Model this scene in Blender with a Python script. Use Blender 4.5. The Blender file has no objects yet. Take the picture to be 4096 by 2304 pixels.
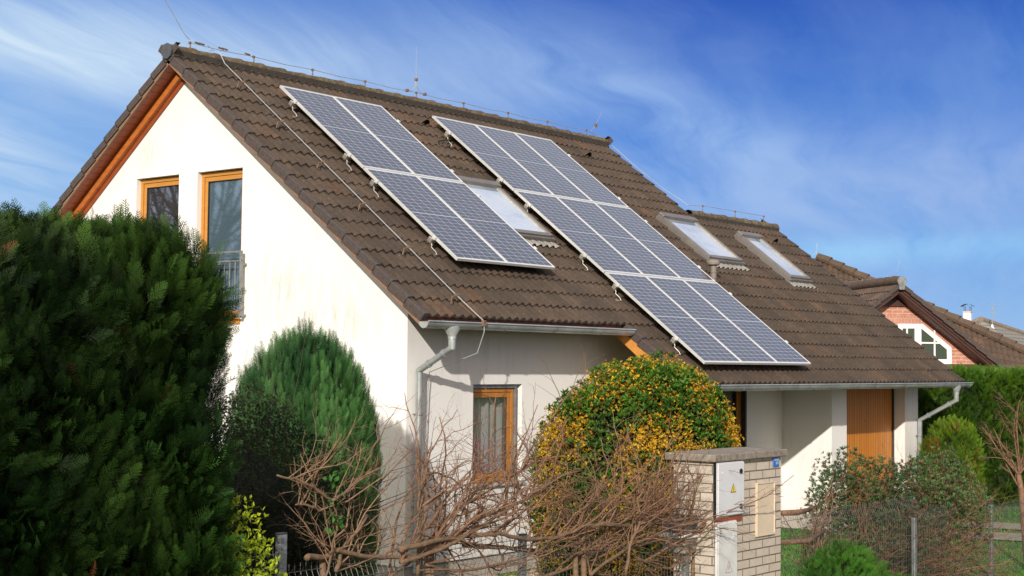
import bpy, math, random
import numpy as np
from mathutils import Matrix, Vector, noise
random.seed(7); RNG = np.random.default_rng(7)
scene = bpy.context.scene
COL = scene.collection
PI = math.pi

# ------------------------------------------------------------------ camera
FPX, YAW, PITCH, ROLL = 5926.99, 0.895205, 0.050953, 0.010058
CAM = np.array([-14.46879, -15.92666, 6.75-3.98832])
FW = np.array([math.sin(YAW)*math.cos(PITCH), math.cos(YAW)*math.cos(PITCH), math.sin(PITCH)])
_r = np.array([math.cos(YAW), -math.sin(YAW), 0.0]); _u = np.cross(_r, FW)
RT = _r*math.cos(ROLL)+_u*math.sin(ROLL); UP = -_r*math.sin(ROLL)+_u*math.cos(ROLL)
def ray(px, py): return FW + RT*(px-2048)/FPX + UP*(1152-py)/FPX
def at(px, py, d): return CAM + ray(px, py)*d            # survey point at distance d
def onX(px, py, v):
    r = ray(px, py); return CAM + r*((v-CAM[0])/r[0])
def onY(px, py, v):
    r = ray(px, py); return CAM + r*((v-CAM[1])/r[1])
cam_d = bpy.data.cameras.new('camera'); cam = bpy.data.objects.new('camera', cam_d); COL.objects.link(cam)
cam_d.sensor_width = 36; cam_d.lens = FPX/4096*36; cam_d.clip_start = 0.1; cam_d.clip_end = 3000
M = Matrix(((RT[0], UP[0], -FW[0], CAM[0]), (RT[1], UP[1], -FW[1], CAM[1]), (RT[2], UP[2], -FW[2], CAM[2]), (0, 0, 0, 1)))
cam.matrix_world = M
scene.camera = cam

# ------------------------------------------------------------------ light
SUN_TO = Vector((-1.82, -1.0, 0.77)).normalized()
sun_el = math.asin(SUN_TO.z); sun_az = math.atan2(SUN_TO.x, SUN_TO.y)
sl = bpy.data.lights.new('sun', 'SUN'); so = bpy.data.objects.new('sun', sl); COL.objects.link(so)
sl.energy = 4.4; sl.angle = math.radians(0.7); sl.color = (1.0, 0.95, 0.88)
so.rotation_euler = (-SUN_TO).to_track_quat('-Z', 'Y').to_euler(); so.location = (-30, -30, 30)

# ------------------------------------------------------------------ node helpers
def newmat(name):
    m = bpy.data.materials.new(name); m.use_nodes = True
    nt = m.node_tree; nt.nodes.clear()
    out = nt.nodes.new('ShaderNodeOutputMaterial'); b = nt.nodes.new('ShaderNodeBsdfPrincipled')
    nt.links.new(b.outputs[0], out.inputs[0]); return m, nt, b, out
def N(nt, t, **k):
    n = nt.nodes.new(t)
    for a, v in k.items(): setattr(n, a, v)
    return n
def L(nt, a, b): nt.links.new(a, b)
def math_n(nt, op, a, b=None, c=None):
    n = N(nt, 'ShaderNodeMath', operation=op)
    for i, v in enumerate((a, b, c)):
        if v is None: continue
        if hasattr(v, 'node'): L(nt, v, n.inputs[i])
        else: n.inputs[i].default_value = v
    return n.outputs[0]
def mixc(nt, f, a, b, mode='MIX'):
    n = N(nt, 'ShaderNodeMix', data_type='RGBA', blend_type=mode)
    for i, v in ((0, f), (6, a), (7, b)):
        if hasattr(v, 'node'): L(nt, v, n.inputs[i])
        elif i == 0: n.inputs[0].default_value = v
        else: n.inputs[i].default_value = (*v[:3], 1)
    return n.outputs[2]
def noise_n(nt, scale, detail=4, rough=.6, vec=None, dist=0):
    n = N(nt, 'ShaderNodeTexNoise'); n.inputs['Scale'].default_value = scale; n.inputs['Detail'].default_value = detail
    n.inputs['Roughness'].default_value = rough; n.inputs['Distortion'].default_value = dist
    if vec is not None: L(nt, vec, n.inputs['Vector'])
    return n.outputs['Fac']
def ramp(nt, f, stops):
    n = N(nt, 'ShaderNodeValToRGB'); L(nt, f, n.inputs[0]); e = n.color_ramp.elements
    while len(e) < len(stops): e.new(0.5)
    for i, (p, c) in enumerate(stops):
        e[i].position = p; e[i].color = (*c, 1) if len(c) == 3 else c
    return n.outputs[0]
def objco(nt): return N(nt, 'ShaderNodeTexCoord').outputs['Object']
def mapping(nt, vec, scale=(1, 1, 1), loc=(0, 0, 0), rot=(0, 0, 0)):
    n = N(nt, 'ShaderNodeMapping'); L(nt, vec, n.inputs[0])
    n.inputs['Scale'].default_value = scale; n.inputs['Location'].default_value = loc; n.inputs['Rotation'].default_value = rot
    return n.outputs[0]
def bump(nt, b, h, strength=.3, dist=.01):
    n = N(nt, 'ShaderNodeBump'); n.inputs['Strength'].default_value = strength; n.inputs['Distance'].default_value = dist
    L(nt, h, n.inputs['Height']); L(nt, n.outputs[0], b.inputs['Normal'])
def g3(*a): return tuple(((v/255)/12.92 if v/255 <= .04045 else ((v/255+.055)/1.055)**2.4) for v in a)

def simple(name, colr, rough=.6, metal=0, var=.25, scale=8, bmp=0, stretch=None, spec=.5):
    m, nt, b, o = newmat(name)
    v = objco(nt)
    if stretch: v = mapping(nt, v, stretch)
    f = noise_n(nt, scale, 5, .65, v)
    c = ramp(nt, f, [(.3, tuple(x*(1-var) for x in colr)), (.7, tuple(min(1, x*(1+var)) for x in colr))])
    L(nt, c, b.inputs['Base Color']); b.inputs['Roughness'].default_value = rough; b.inputs['Metallic'].default_value = metal
    b.inputs['Specular IOR Level'].default_value = spec
    if bmp: bump(nt, b, f, bmp, .01)
    return m

# plaster
def plaster(name, base, dirt=.5):
    m, nt, b, o = newmat(name); v = objco(nt)
    f1 = noise_n(nt, .55, 5, .6, v); f2 = noise_n(nt, 3.0, 6, .7, mapping(nt, v, (2.5, 2.5, .35)))
    z = N(nt, 'ShaderNodeSeparateXYZ'); L(nt, v, z.inputs[0]); z_y, z_z = z.outputs[1], z.outputs[2]
    mk = math_n(nt, 'MULTIPLY', ramp(nt, f1, [(.48, (0, 0, 0)), (.68, (1, 1, 1))]), ramp(nt, f2, [(.45, (0, 0, 0)), (.75, (1, 1, 1))]))
    mk = math_n(nt, 'MULTIPLY', mk, dirt)
    low = N(nt, 'ShaderNodeMapRange'); L(nt, z.outputs[2], low.inputs[0]); low.inputs[1].default_value = 1.6; low.inputs[2].default_value = .2
    lowm = math_n(nt, 'MULTIPLY', low.outputs[0], math_n(nt, 'MULTIPLY', f2, .35))
    # rain-stained patches beside the balcony door
    for (sy, sz, ay, az) in ((-1.25, 3.75, .55, .55), (-2.2, 3.3, .9, .5), (1.55, 5.75, .22, .22)):
        gg = math_n(nt, 'ADD', math_n(nt, 'POWER', math_n(nt, 'DIVIDE', math_n(nt, 'SUBTRACT', z_y, sy), ay), 2.0), math_n(nt, 'POWER', math_n(nt, 'DIVIDE', math_n(nt, 'SUBTRACT', z_z, sz), az), 2.0))
        gm = math_n(nt, 'MULTIPLY', math_n(nt, 'POWER', 2.718, math_n(nt, 'MULTIPLY', gg, -1.0)), ramp(nt, noise_n(nt, 9, 6, .75, mapping(nt, v, (1, 1.2, .22))), [(.42, (0, 0, 0)), (.7, (1, 1, 1))]))
        mk = math_n(nt, 'MAXIMUM', mk, math_n(nt, 'MULTIPLY', gm, .62))
    c = mixc(nt, mk, base, g3(152, 141, 134)); c = mixc(nt, lowm, c, g3(150, 142, 125))
    L(nt, c, b.inputs['Base Color']); b.inputs['Roughness'].default_value = .9; b.inputs['Specular IOR Level'].default_value = .2
    bump(nt, b, noise_n(nt, 70, 3, .7, v), .18, .003)
    return m
M_wall = plaster('white_plaster', (.80, .768, .722), .4)
M_plinth = plaster('grey_plinth_render', (.42, .38, .33), .8)

# roof tiles: colour attribute per tile
def tilemat(name, c1, c2, c3, lichen=0.0):
    m, nt, b, o = newmat(name); v = objco(nt)
    at_ = N(nt, 'ShaderNodeAttribute', attribute_name='Col')
    f = noise_n(nt, 1.1, 6, .65, v); f2 = noise_n(nt, 14, 6, .75, v); f3 = noise_n(nt, 60, 3, .6, v)
    c = ramp(nt, f, [(.3, c1), (.55, c2), (.75, c3)])
    c = mixc(nt, .85, c, at_.outputs['Color'], 'MULTIPLY')
    c = mixc(nt, ramp(nt, f2, [(.35, (.55, .55, .55)), (.6, (0, 0, 0))]), c, tuple(x*.55 for x in c1))
    sp = ramp(nt, noise_n(nt, 38, 2, .5, v), [(.70, (0, 0, 0)), (.74, (1, 1, 1))])
    c = mixc(nt, math_n(nt, 'MULTIPLY', sp, .45), c, (.34, .29, .2))
    if lichen:
        l = ramp(nt, noise_n(nt, 11, 8, .8, v), [(.48, (0, 0, 0)), (.6, (1, 1, 1))])
        c = mixc(nt, math_n(nt, 'MULTIPLY', l, lichen), c, (.26, .24, .13))
        l2 = ramp(nt, noise_n(nt, 24, 5, .8, v), [(.62, (0, 0, 0)), (.67, (1, 1, 1))])
        c = mixc(nt, math_n(nt, 'MULTIPLY', l2, lichen), c, (.42, .40, .29))
    L(nt, c, b.inputs['Base Color']); b.inputs['Roughness'].default_value = .82; b.inputs['Specular IOR Level'].default_value = .3
    bump(nt, b, math_n(nt, 'ADD', f3, f2), .35, .006)
    return m
M_tile = tilemat('brown_concrete_tile', (.060, .043, .031), (.085, .060, .042), (.106, .074, .050))
M_ridge = tilemat('lichen_ridge_tile', (.085, .058, .036), (.11, .075, .045), (.13, .09, .055), .5)
M_verge = simple('dark_verge_tile', (.066, .050, .043), .85, var=.3, scale=20, bmp=.3)
M_tile2 = tilemat('neighbour_brown_tile', (.095, .064, .044), (.125, .083, .056), (.15, .10, .066))

def wood(name, a, b_, rough=.55, axis=(6, 6, .6), grain=1):
    m, nt, b, o = newmat(name); v = objco(nt)
    f = noise_n(nt, 3, 6, .7, mapping(nt, v, axis), .6)
    c = ramp(nt, f, [(.3, a), (.7, b_)])
    L(nt, c, b.inputs['Base Color']); b.inputs['Roughness'].default_value = rough
    bump(nt, b, f, .15*grain, .005)
    return m
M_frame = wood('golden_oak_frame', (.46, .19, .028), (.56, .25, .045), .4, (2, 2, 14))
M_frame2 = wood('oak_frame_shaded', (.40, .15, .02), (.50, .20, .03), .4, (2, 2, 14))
M_soffit = wood('red_brown_soffit', (.24, .05, .015), (.34, .075, .02), .5, (8, 2, 2))
M_beam = wood('orange_stained_beam', (.36, .09, .018), (.56, .17, .03), .5, (2, 2, 6))
M_barge = wood('weathered_bargeboard', (.17, .10, .065), (.30, .16, .10), .75, (2, 3, 3))
M_barge2 = wood('orange_bargeboard', (.50, .20, .035), (.62, .27, .06), .55, (2, 5, 5))
M_rafter = wood('dark_rafter_end', (.14, .04, .02), (.20, .06, .03), .6, (8, 8, 8))
M_zinc = simple('zinc', (.42, .435, .42), .42, .45, .3, 3, .05)
M_alu = simple('aluminium_frame', (.72, .71, .66), .35, .35, .1, 4)
M_galv = simple('galvanised_steel', (.27, .28, .275), .5, .6, .35, 14)
M_fwire = simple('fence_wire', (.12, .13, .125), .5, .5, .2, 9)
M_steel = simple('stainless_hook', (.55, .52, .45), .35, .7, .3, 9)
M_darkmetal = simple('dark_metal', (.06, .055, .05), .5, .5, .3, 9)
M_wire = simple('conductor_wire', (.45, .47, .47), .45, .5, .15, 5)
M_rusty = simple('rusty_clamp', (.20, .13, .08), .7, .2, .4, 30)
M_skyframe = simple('grey_roof_window_metal', (.21, .19, .175), .5, .4, .15, 4)
M_lead = simple('lead_apron', (.30, .285, .25), .6, .3, .3, 9)
M_plate = simple('dark_grey_plastic', (.07, .072, .078), .5, 0, .1, 10)
M_black = simple('black_plastic', (.012, .012, .013), .4, 0, .1, 10)
M_white = simple('white_paint', (.8, .79, .76), .45, 0, .04, 6)
M_cab = simple('light_grey_cabinet', (.62, .62, .62), .45, 0, .07, 3)
M_cab2 = simple('aged_cabinet', (.62, .61, .58), .5, 0, .12, 4)
M_gasdoor = simple('cream_door', (.62, .50, .36), .5, 0, .08, 3)
M_red = simple('red_brown_lintel', (.26, .065, .03), .8, 0, .35, 12)
M_yellow = simple('warning_yellow', (.75, .55, .02), .5, 0, .05, 6)
M_blue = simple('enamel_blue', (.035, .15, .50), .35, 0, .08, 10)
M_paleblue = simple('pale_blue_lettering', (.40, .55, .68), .5, 0, .08, 20)
M_conc = simple('weathered_concrete', (.22, .185, .145), .9, 0, .45, 18, .5)
M_bark = simple('brown_bark', (.165, .10, .056), .85, 0, .35, 30, .4)
M_twig = simple('reddish_twig', (.185, .098, .054), .8, 0, .5, 25)
M_twig2 = simple('tan_twig', (.23, .135, .076), .8, 0, .45, 25)
M_trunk = simple('dark_trunk', (.07, .05, .035), .9, 0, .4, 20, .4)
M_curtain = simple('net_curtain', (.62, .60, .57), .9, 0, .05, 4)
M_pink = simple('pink_petal', (.62, .10, .20), .6, 0, .3, 30)
M_stone = simple('tan_stone', (.34, .25, .18), .9, 0, .4, 9, .5)
M_path = simple('concrete_path', (.26, .23, .19), .9, 0, .25, 5, .3)
M_dark = simple('dark_interior', (.03, .03, .032), .9, 0, .2, 3)
M_bluegrey = simple('blue_grey_furniture', (.075, .09, .105), .7, 0, .1, 3)
M_antenna = simple('antenna_metal', (.42, .45, .47), .4, .6, .1, 5)

# leaves: colour attribute, some translucency
def leafmat(name, rough=.55, trans=.25):
    m, nt, b, o = newmat(name)
    a = N(nt, 'ShaderNodeAttribute', attribute_name='Col')
    L(nt, a.outputs['Color'], b.inputs['Base Color']); b.inputs['Roughness'].default_value = rough; b.inputs['Specular IOR Level'].default_value = .35 if trans > .2 else .12
    if trans:
        t = N(nt, 'ShaderNodeBsdfTranslucent'); L(nt, a.outputs['Color'], t.inputs[0])
        mx = N(nt, 'ShaderNodeMixShader'); mx.inputs[0].default_value = trans
        L(nt, b.outputs[0], mx.inputs[1]); L(nt, t.outputs[0], mx.inputs[2]); L(nt, mx.outputs[0], o.inputs[0])
    return m
M_leaf = leafmat('foliage'); M_leafd = leafmat('conifer_foliage', .6, .12)

# glass
def glassmat(name, tint, refl, back, rough=.02, transp=0.0):
    m, nt, b, o = newmat(name)
    gl = N(nt, 'ShaderNodeBsdfGlossy'); gl.inputs[0].default_value = (*tint, 1); gl.inputs['Roughness'].default_value = rough
    lw = N(nt, 'ShaderNodeLayerWeight'); lw.inputs[0].default_value = .35
    f = math_n(nt, 'ADD', math_n(nt, 'MULTIPLY', lw.outputs['Facing'], 1-refl), refl)
    if transp:
        bk = N(nt, 'ShaderNodeBsdfTransparent'); bk.inputs[0].default_value = (*back, 1)
    else:
        bk = N(nt, 'ShaderNodeBsdfDiffuse'); bk.inputs[0].default_value = (*back, 1)
    mx = N(nt, 'ShaderNodeMixShader'); L(nt, f, mx.inputs[0]); L(nt, bk.outputs[0], mx.inputs[1]); L(nt, gl.outputs[0], mx.inputs[2]); L(nt, mx.outputs[0], o.inputs[0])
    return m
M_glass = glassmat('window_glass', (.62, .60, .60), .35, (.05, .05, .055))
M_glassb = glassmat('blue_window_glass', (.50, .56, .60), .35, (.10, .16, .20), .03)
M_skyglass = glassmat('roof_window_glass', (.95, .96, .97), .32, (.74, .78, .80), .03)
M_clear = glassmat('clear_glass', (.8, .8, .8), .06, (.78, .78, .78), .01, 1)
M_nglass = glassmat('neighbour_glass', (.3, .35, .3), .1, (.035, .05, .035))

_nt = M_skyglass.node_tree; _bk = [n for n in _nt.nodes if n.type == 'BSDF_DIFFUSE'][0]     # pale and blue sky reflection painted into the roof window panes
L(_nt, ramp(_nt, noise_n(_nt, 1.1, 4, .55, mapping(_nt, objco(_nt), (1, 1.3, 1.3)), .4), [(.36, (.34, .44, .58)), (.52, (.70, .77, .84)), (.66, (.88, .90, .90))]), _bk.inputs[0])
# solar cells
def solarmat():
    m, nt, b, o = newmat('solar_cells'); v = objco(nt)
    s = N(nt, 'ShaderNodeSeparateXYZ'); L(nt, v, s.inputs[0])
    cx, cy = .985/6, 2.075/24
    def line(coord, pitch, w):
        t = math_n(nt, 'FRACT', math_n(nt, 'DIVIDE', coord, pitch))
        d = math_n(nt, 'MULTIPLY', math_n(nt, 'MINIMUM', t, math_n(nt, 'SUBTRACT', 1.0, t)), pitch)
        return math_n(nt, 'LESS_THAN', d, w), d
    lx, dx = line(s.outputs[0], cx, .0042); ly, dy = line(s.outputs[1], cy, .0034)
    dia = math_n(nt, 'LESS_THAN', math_n(nt, 'ADD', dx, math_n(nt, 'ABSOLUTE', math_n(nt, 'SUBTRACT', dy, 0.0))), .017)
    evn = line(s.outputs[1], cy*2, .012)[0]
    dia = math_n(nt, 'MULTIPLY', dia, evn)
    mid = math_n(nt, 'LESS_THAN', math_n(nt, 'ABSOLUTE', math_n(nt, 'SUBTRACT', s.outputs[1], 2.075/2)), .010)
    mask = math_n(nt, 'MAXIMUM', math_n(nt, 'MAXIMUM', lx, ly), math_n(nt, 'MAXIMUM', dia, mid))
    # busbars: very fine vertical lines tint
    bb = line(s.outputs[0], cx/5, .0009)[0]
    ix = math_n(nt, 'FLOOR', math_n(nt, 'DIVIDE', s.outputs[0], cx)); iy = math_n(nt, 'FLOOR', math_n(nt, 'DIVIDE', s.outputs[1], cy))
    cmb = N(nt, 'ShaderNodeCombineXYZ'); L(nt, ix, cmb.inputs[0]); L(nt, iy, cmb.inputs[1])
    oi = N(nt, 'ShaderNodeObjectInfo'); L(nt, oi.outputs['Random'], cmb.inputs[2])
    wn = N(nt, 'ShaderNodeTexWhiteNoise'); L(nt, cmb.outputs[0], wn.inputs[0])
    cell = mixc(nt, wn.outputs['Value'], (.011, .013, .029), (.019, .020, .038))
    cell = mixc(nt, math_n(nt, 'MULTIPLY', bb, .5), cell, (.25, .26, .3))
    c = mixc(nt, mask, cell, (.42, .43, .46))
    du = ramp(nt, noise_n(nt, 1.6, 6, .7, v), [(.35, (0, 0, 0)), (.75, (.07, .07, .07))]); c = mixc(nt, du, c, (.30, .27, .23))
    L(nt, c, b.inputs['Base Color']); b.inputs['Roughness'].default_value = .16
    b.inputs['Coat Weight'].default_value = .6; b.inputs['Coat Roughness'].default_value = .06
    b.inputs['Specular IOR Level'].default_value = .6
    return m
M_solar = solarmat()

def plankmat():
    m, nt, b, o = newmat('orange_plank_cladding'); v = objco(nt)
    s = N(nt, 'ShaderNodeSeparateXYZ'); L(nt, v, s.inputs[0])
    t = math_n(nt, 'FRACT', math_n(nt, 'DIVIDE', s.outputs[0], .095))
    gr = math_n(nt, 'LESS_THAN', math_n(nt, 'MINIMUM', t, math_n(nt, 'SUBTRACT', 1.0, t)), .06)
    f = noise_n(nt, 3, 6, .7, mapping(nt, v, (10, 10, .8)), .5)
    kn = ramp(nt, noise_n(nt, 7, 2, .5, v), [(.70, (0, 0, 0)), (.74, (1, 1, 1))])
    idn = N(nt, 'ShaderNodeTexWhiteNoise', noise_dimensions='1D'); L(nt, math_n(nt, 'FLOOR', math_n(nt, 'DIVIDE', s.outputs[0], .095)), idn.inputs['W'])
    c = ramp(nt, f, [(.3, (.52, .17, .018)), (.7, (.66, .26, .032))])
    c = mixc(nt, math_n(nt, 'MULTIPLY', idn.outputs['Value'], .3), c, (.36, .11, .012)); c = mixc(nt, math_n(nt, 'MULTIPLY', kn, .5), c, (.2, .06, .01))
    c = mixc(nt, gr, c, (.14, .04, .008))
    L(nt, c, b.inputs['Base Color']); b.inputs['Roughness'].default_value = .5
    return m
M_plank = plankmat()

def brickmat(name, c1, c2, mortar, bw, rh, axis='XZ', msize=.006, rough=.85, bumps=.6):
    m, nt, b, o = newmat(name); v = objco(nt)
    s = N(nt, 'ShaderNodeSeparateXYZ'); L(nt, v, s.inputs[0]); cm = N(nt, 'ShaderNodeCombineXYZ')
    if axis == 'XZ': L(nt, math_n(nt, 'ADD', s.outputs[0], s.outputs[1]), cm.inputs[0]); L(nt, s.outputs[2], cm.inputs[1])
    else: L(nt, s.outputs[0], cm.inputs[0]); L(nt, s.outputs[1], cm.inputs[1])
    br = N(nt, 'ShaderNodeTexBrick'); L(nt, cm.outputs[0], br.inputs['Vector'])
    br.inputs['Scale'].default_value = 1; br.inputs['Brick Width'].default_value = bw; br.inputs['Row Height'].default_value = rh
    br.inputs['Mortar Size'].default_value = msize; br.inputs['Mortar Smooth'].default_value = .1
    br.inputs['Color1'].default_value = (*c1, 1); br.inputs['Color2'].default_value = (*c2, 1); br.inputs['Mortar'].default_value = (*mortar, 1)
    f = noise_n(nt, 9, 6, .7, v)
    c = mixc(nt, ramp(nt, f, [(.4, (0, 0, 0)), (.8, (.6, .6, .6))]), br.outputs['Color'], tuple(x*.6 for x in c1))
    L(nt, c, b.inputs['Base Color']); b.inputs['Roughness'].default_value = rough; b.inputs['Specular IOR Level'].default_value = .2
    h = math_n(nt, 'ADD', math_n(nt, 'MULTIPLY', br.outputs['Fac'], -1.0), math_n(nt, 'MULTIPLY', f, .3))
    bump(nt, b, h, bumps, .008)
    return m
M_limebrick = brickmat('sand_lime_brick', (.56, .48, .39), (.50, .43, .345), (.12, .095, .07), .25, .081)
M_redbrick = brickmat('red_brick', (.50, .19, .125), (.57, .26, .175), (.62, .44, .34), .26, .082, msize=.012)
M_soldier = brickmat('soldier_brick', (.54, .22, .15), (.58, .27, .19), (.55, .36, .26), .082, .26, msize=.012)
M_nfascia = wood('dark_red_fascia', (.045, .017, .012), (.075, .027, .018), .5, (2, 2, 2))
M_greyroof = brickmat('pale_grey_roofing', (.26, .245, .21), (.285, .265, .225), (.17, .16, .14), 6, .16, msize=.02)

# ground
def grassmat():
    m, nt, b, o = newmat('lawn_soil'); v = objco(nt)
    f = noise_n(nt, 1.2, 6, .7, v); f2 = noise_n(nt, 25, 4, .7, v)
    c = ramp(nt, f, [(.3, (.03, .085, .010)), (.7, (.06, .14, .018))]); c = mixc(nt, f2, c, (.03, .045, .012))
    L(nt, c, b.inputs['Base Color']); b.inputs['Roughness'].default_value = .95
    bump(nt, b, f2, 1, .03); return m
M_grass = grassmat()

# ------------------------------------------------------------------ mesh helpers
class MB:
    def __init__(s): s.v = []; s.f = []; s.c = []; s.g = []
    def add(s, vs, fs, col=None):
        s.g.append((len(s.v), len(s.f))); o = len(s.v); s.v.extend([tuple(float(x) for x in p) for p in vs]); s.f.extend([tuple(o+i for i in f) for f in fs])
        s.c.extend([col or (1, 1, 1)]*len(vs)); return s
    def box(s, a, b, col=None):
        (x0, y0, z0), (x1, y1, z1) = a, b
        return s.add([(x0, y0, z0), (x1, y0, z0), (x1, y1, z0), (x0, y1, z0), (x0, y0, z1), (x1, y0, z1), (x1, y1, z1), (x0, y1, z1)],
              [(3, 2, 1, 0), (4, 5, 6, 7), (0, 1, 5, 4), (1, 2, 6, 5), (2, 3, 7, 6), (3, 0, 4, 7)], col)
    def obox(s, o, U, V, W, col=None):
        o, U, V, W = map(np.array, (o, U, V, W))
        p = [o, o+U, o+U+V, o+V]; p += [q+W for q in p]
        return s.add(p, [(3, 2, 1, 0), (4, 5, 6, 7), (0, 1, 5, 4), (1, 2, 6, 5), (2, 3, 7, 6), (3, 0, 4, 7)], col)
    def quad(s, a, b, c, d, col=None): return s.add([a, b, c, d], [(0, 1, 2, 3)], col)
    def poly(s, pts, col=None): return s.add(pts, [tuple(range(len(pts)))], col)
    def prism(s, pts, d):
        d = np.array(d); n = len(pts); p = [np.array(q, float) for q in pts]
        fs = [tuple(range(n))[::-1], tuple(range(n, 2*n))]+[(i, (i+1) % n, n+(i+1) % n, n+i) for i in range(n)]
        return s.add(p+[q+d for q in p], fs)
    def tube(s, pts, r, n=8, cap=True, col=None):
        pts = [Vector(p) for p in pts]; m_ = len(pts); rs = r if hasattr(r, '__len__') else [r]*m_
        t = (pts[1]-pts[0]).normalized(); u = t.cross(Vector((0, 0, 1)) if abs(t.z) < .9 else Vector((1, 0, 0))).normalized()
        vs = []; CS = [(math.cos(2*PI*k/n), math.sin(2*PI*k/n)) for k in range(n)]
        for i, p in enumerate(pts):
            if i == 0: t = pts[1]-p
            elif i == m_-1: t = p-pts[i-1]
            else: t = (p-pts[i-1]).normalized()+(pts[i+1]-p).normalized()
            t = t.normalized(); u = (u-t*u.dot(t)).normalized(); w = t.cross(u); ri = rs[i]
            for c, q in CS: vs.append((p.x+(u.x*c+w.x*q)*ri, p.y+(u.y*c+w.y*q)*ri, p.z+(u.z*c+w.z*q)*ri))
        fs = [(i*n+k, i*n+(k+1) % n, (i+1)*n+(k+1) % n, (i+1)*n+k) for i in range(m_-1) for k in range(n)]
        if cap: fs += [tuple(range(n))[::-1], tuple((m_-1)*n+k for k in range(n))]
        return s.add(vs, fs, col)
    def cyl(s, a, b, r, n=16, r2=None, col=None): return s.tube([a, b], [r, r if r2 is None else r2], n, True, col)
    def lathe(s, o, prof, n=20):
        o = np.array(o, float); vs = [o+np.array((r*math.cos(2*PI*k/n), r*math.sin(2*PI*k/n), z)) for r, z in prof for k in range(n)]
        fs = [(i*n+k, i*n+(k+1) % n, (i+1)*n+(k+1) % n, (i+1)*n+k) for i in range(len(prof)-1) for k in range(n)]
        fs += [tuple(range(n))[::-1], tuple((len(prof)-1)*n+k for k in range(n))]
        return s.add(vs, fs)
    def build_each(s, name, mat, parent=None, **k):     # every added shape becomes an object of its own
        G = s.g+[(len(s.v), len(s.f))]; out = []
        for (v0, f0), (v1, f1) in zip(G, G[1:]):
            m = MB(); m.v = s.v[v0:v1]; m.f = [tuple(i-v0 for i in f) for f in s.f[f0:f1]]; m.c = s.c[v0:v1]; out.append(m.build(name, mat, parent, **k))
        return out
    def build(s, name, mat, parent=None, smooth=False, bevel=0, label=None):
        me = bpy.data.meshes.new(name)
        me.from_pydata(s.v, [], s.f)
        ca = me.color_attributes.new('Col', 'FLOAT_COLOR', 'POINT')
        arr = np.ones((len(s.v), 4), np.float32); arr[:, :3] = np.array(s.c, np.float32).reshape(-1, 3); ca.data.foreach_set('color', arr.ravel())
        me.materials.append(mat)
        if smooth: me.polygons.foreach_set('use_smooth', [True]*len(me.polygons))
        me.update()
        o = bpy.data.objects.new(name, me); COL.objects.link(o)
        if parent is not None: o.parent = parent; o.matrix_parent_inverse = parent_inv(parent)
        if bevel:
            b = o.modifiers.new('bevel', 'BEVEL'); b.width = bevel; b.segments = 2; b.limit_method = 'ANGLE'; b.angle_limit = math.radians(40)
        if label: o['label'] = label
        return o
def wm(o):
    m = Matrix.LocRotScale(o.location, o.rotation_euler, o.scale)
    return (wm(o.parent) @ o.matrix_parent_inverse @ m) if o.parent else m
def parent_inv(p): return wm(p).inverted()
def tag(o, label=None, cat=None, group=None, kind=None):
    if label: o['label'] = label
    if cat: o['category'] = cat
    if group: o['group'] = group
    if kind: o['kind'] = kind
    return o
def empty(name, loc, label, cat, group=None):
    o = bpy.data.objects.new(name, None); COL.objects.link(o); o.location = tuple(float(x) for x in loc); o.empty_display_size = .2
    return tag(o, label, cat, group)
def copy_tree(o, parent=None):
    c = o.copy(); COL.objects.link(c)
    if parent is not None: c.parent = parent; c.matrix_parent_inverse = o.matrix_parent_inverse.copy()
    for ch in [x for x in bpy.data.objects if x.parent == o]: copy_tree(ch, c)
    return c
def setshade(o, ang=35):
    me = o.data; me.polygons.foreach_set('use_smooth', [True]*len(me.polygons))
    try: me.set_sharp_from_angle(angle=math.radians(ang))
    except Exception: pass
    return o

# ------------------------------------------------------------------ world
w = bpy.data.worlds.new('World'); scene.world = w; w.use_nodes = True; nt = w.node_tree; nt.nodes.clear()
wo = N(nt, 'ShaderNodeOutputWorld'); bg = N(nt, 'ShaderNodeBackground'); L(nt, bg.outputs[0], wo.inputs[0])
sky = N(nt, 'ShaderNodeTexSky', sky_type='NISHITA'); sky.sun_disc = False; sky.sun_elevation = sun_el; sky.sun_rotation = sun_az
sky.air_density = 1.0; sky.dust_density = .3; sky.ozone_density = 2.5; sky.altitude = 300
tc = N(nt, 'ShaderNodeTexCoord'); gen = tc.outputs['Generated']
sx = N(nt, 'ShaderNodeSeparateXYZ'); L(nt, gen, sx.inputs[0])
# blue body of the sky: deeper with elevation, deeper towards the right of the view
el = math_n(nt, 'MAXIMUM', sx.outputs[2], 0.0)
hz = N(nt, 'ShaderNodeVectorMath', operation='DOT_PRODUCT'); L(nt, gen, hz.inputs[0]); hz.inputs[1].default_value = (.62, -.78, 0)
side = N(nt, 'ShaderNodeMapRange'); L(nt, hz.outputs['Value'], side.inputs[0]); side.inputs[1].default_value = -.38; side.inputs[2].default_value = .10
blue = ramp(nt, el, [(0.0, g3(150, 190, 232)), (.08, g3(86, 152, 224)), (.15, g3(34, 112, 208)), (.26, g3(3, 66, 172)), (1.0, g3(14, 58, 150))])
blue2 = ramp(nt, el, [(0.0, g3(168, 200, 235)), (.12, g3(126, 176, 230)), (.28, g3(82, 138, 220)), (.6, g3(50, 92, 180)), (1.0, g3(28, 70, 158))])
body = mixc(nt, side.outputs[0], blue2, blue)
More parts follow.
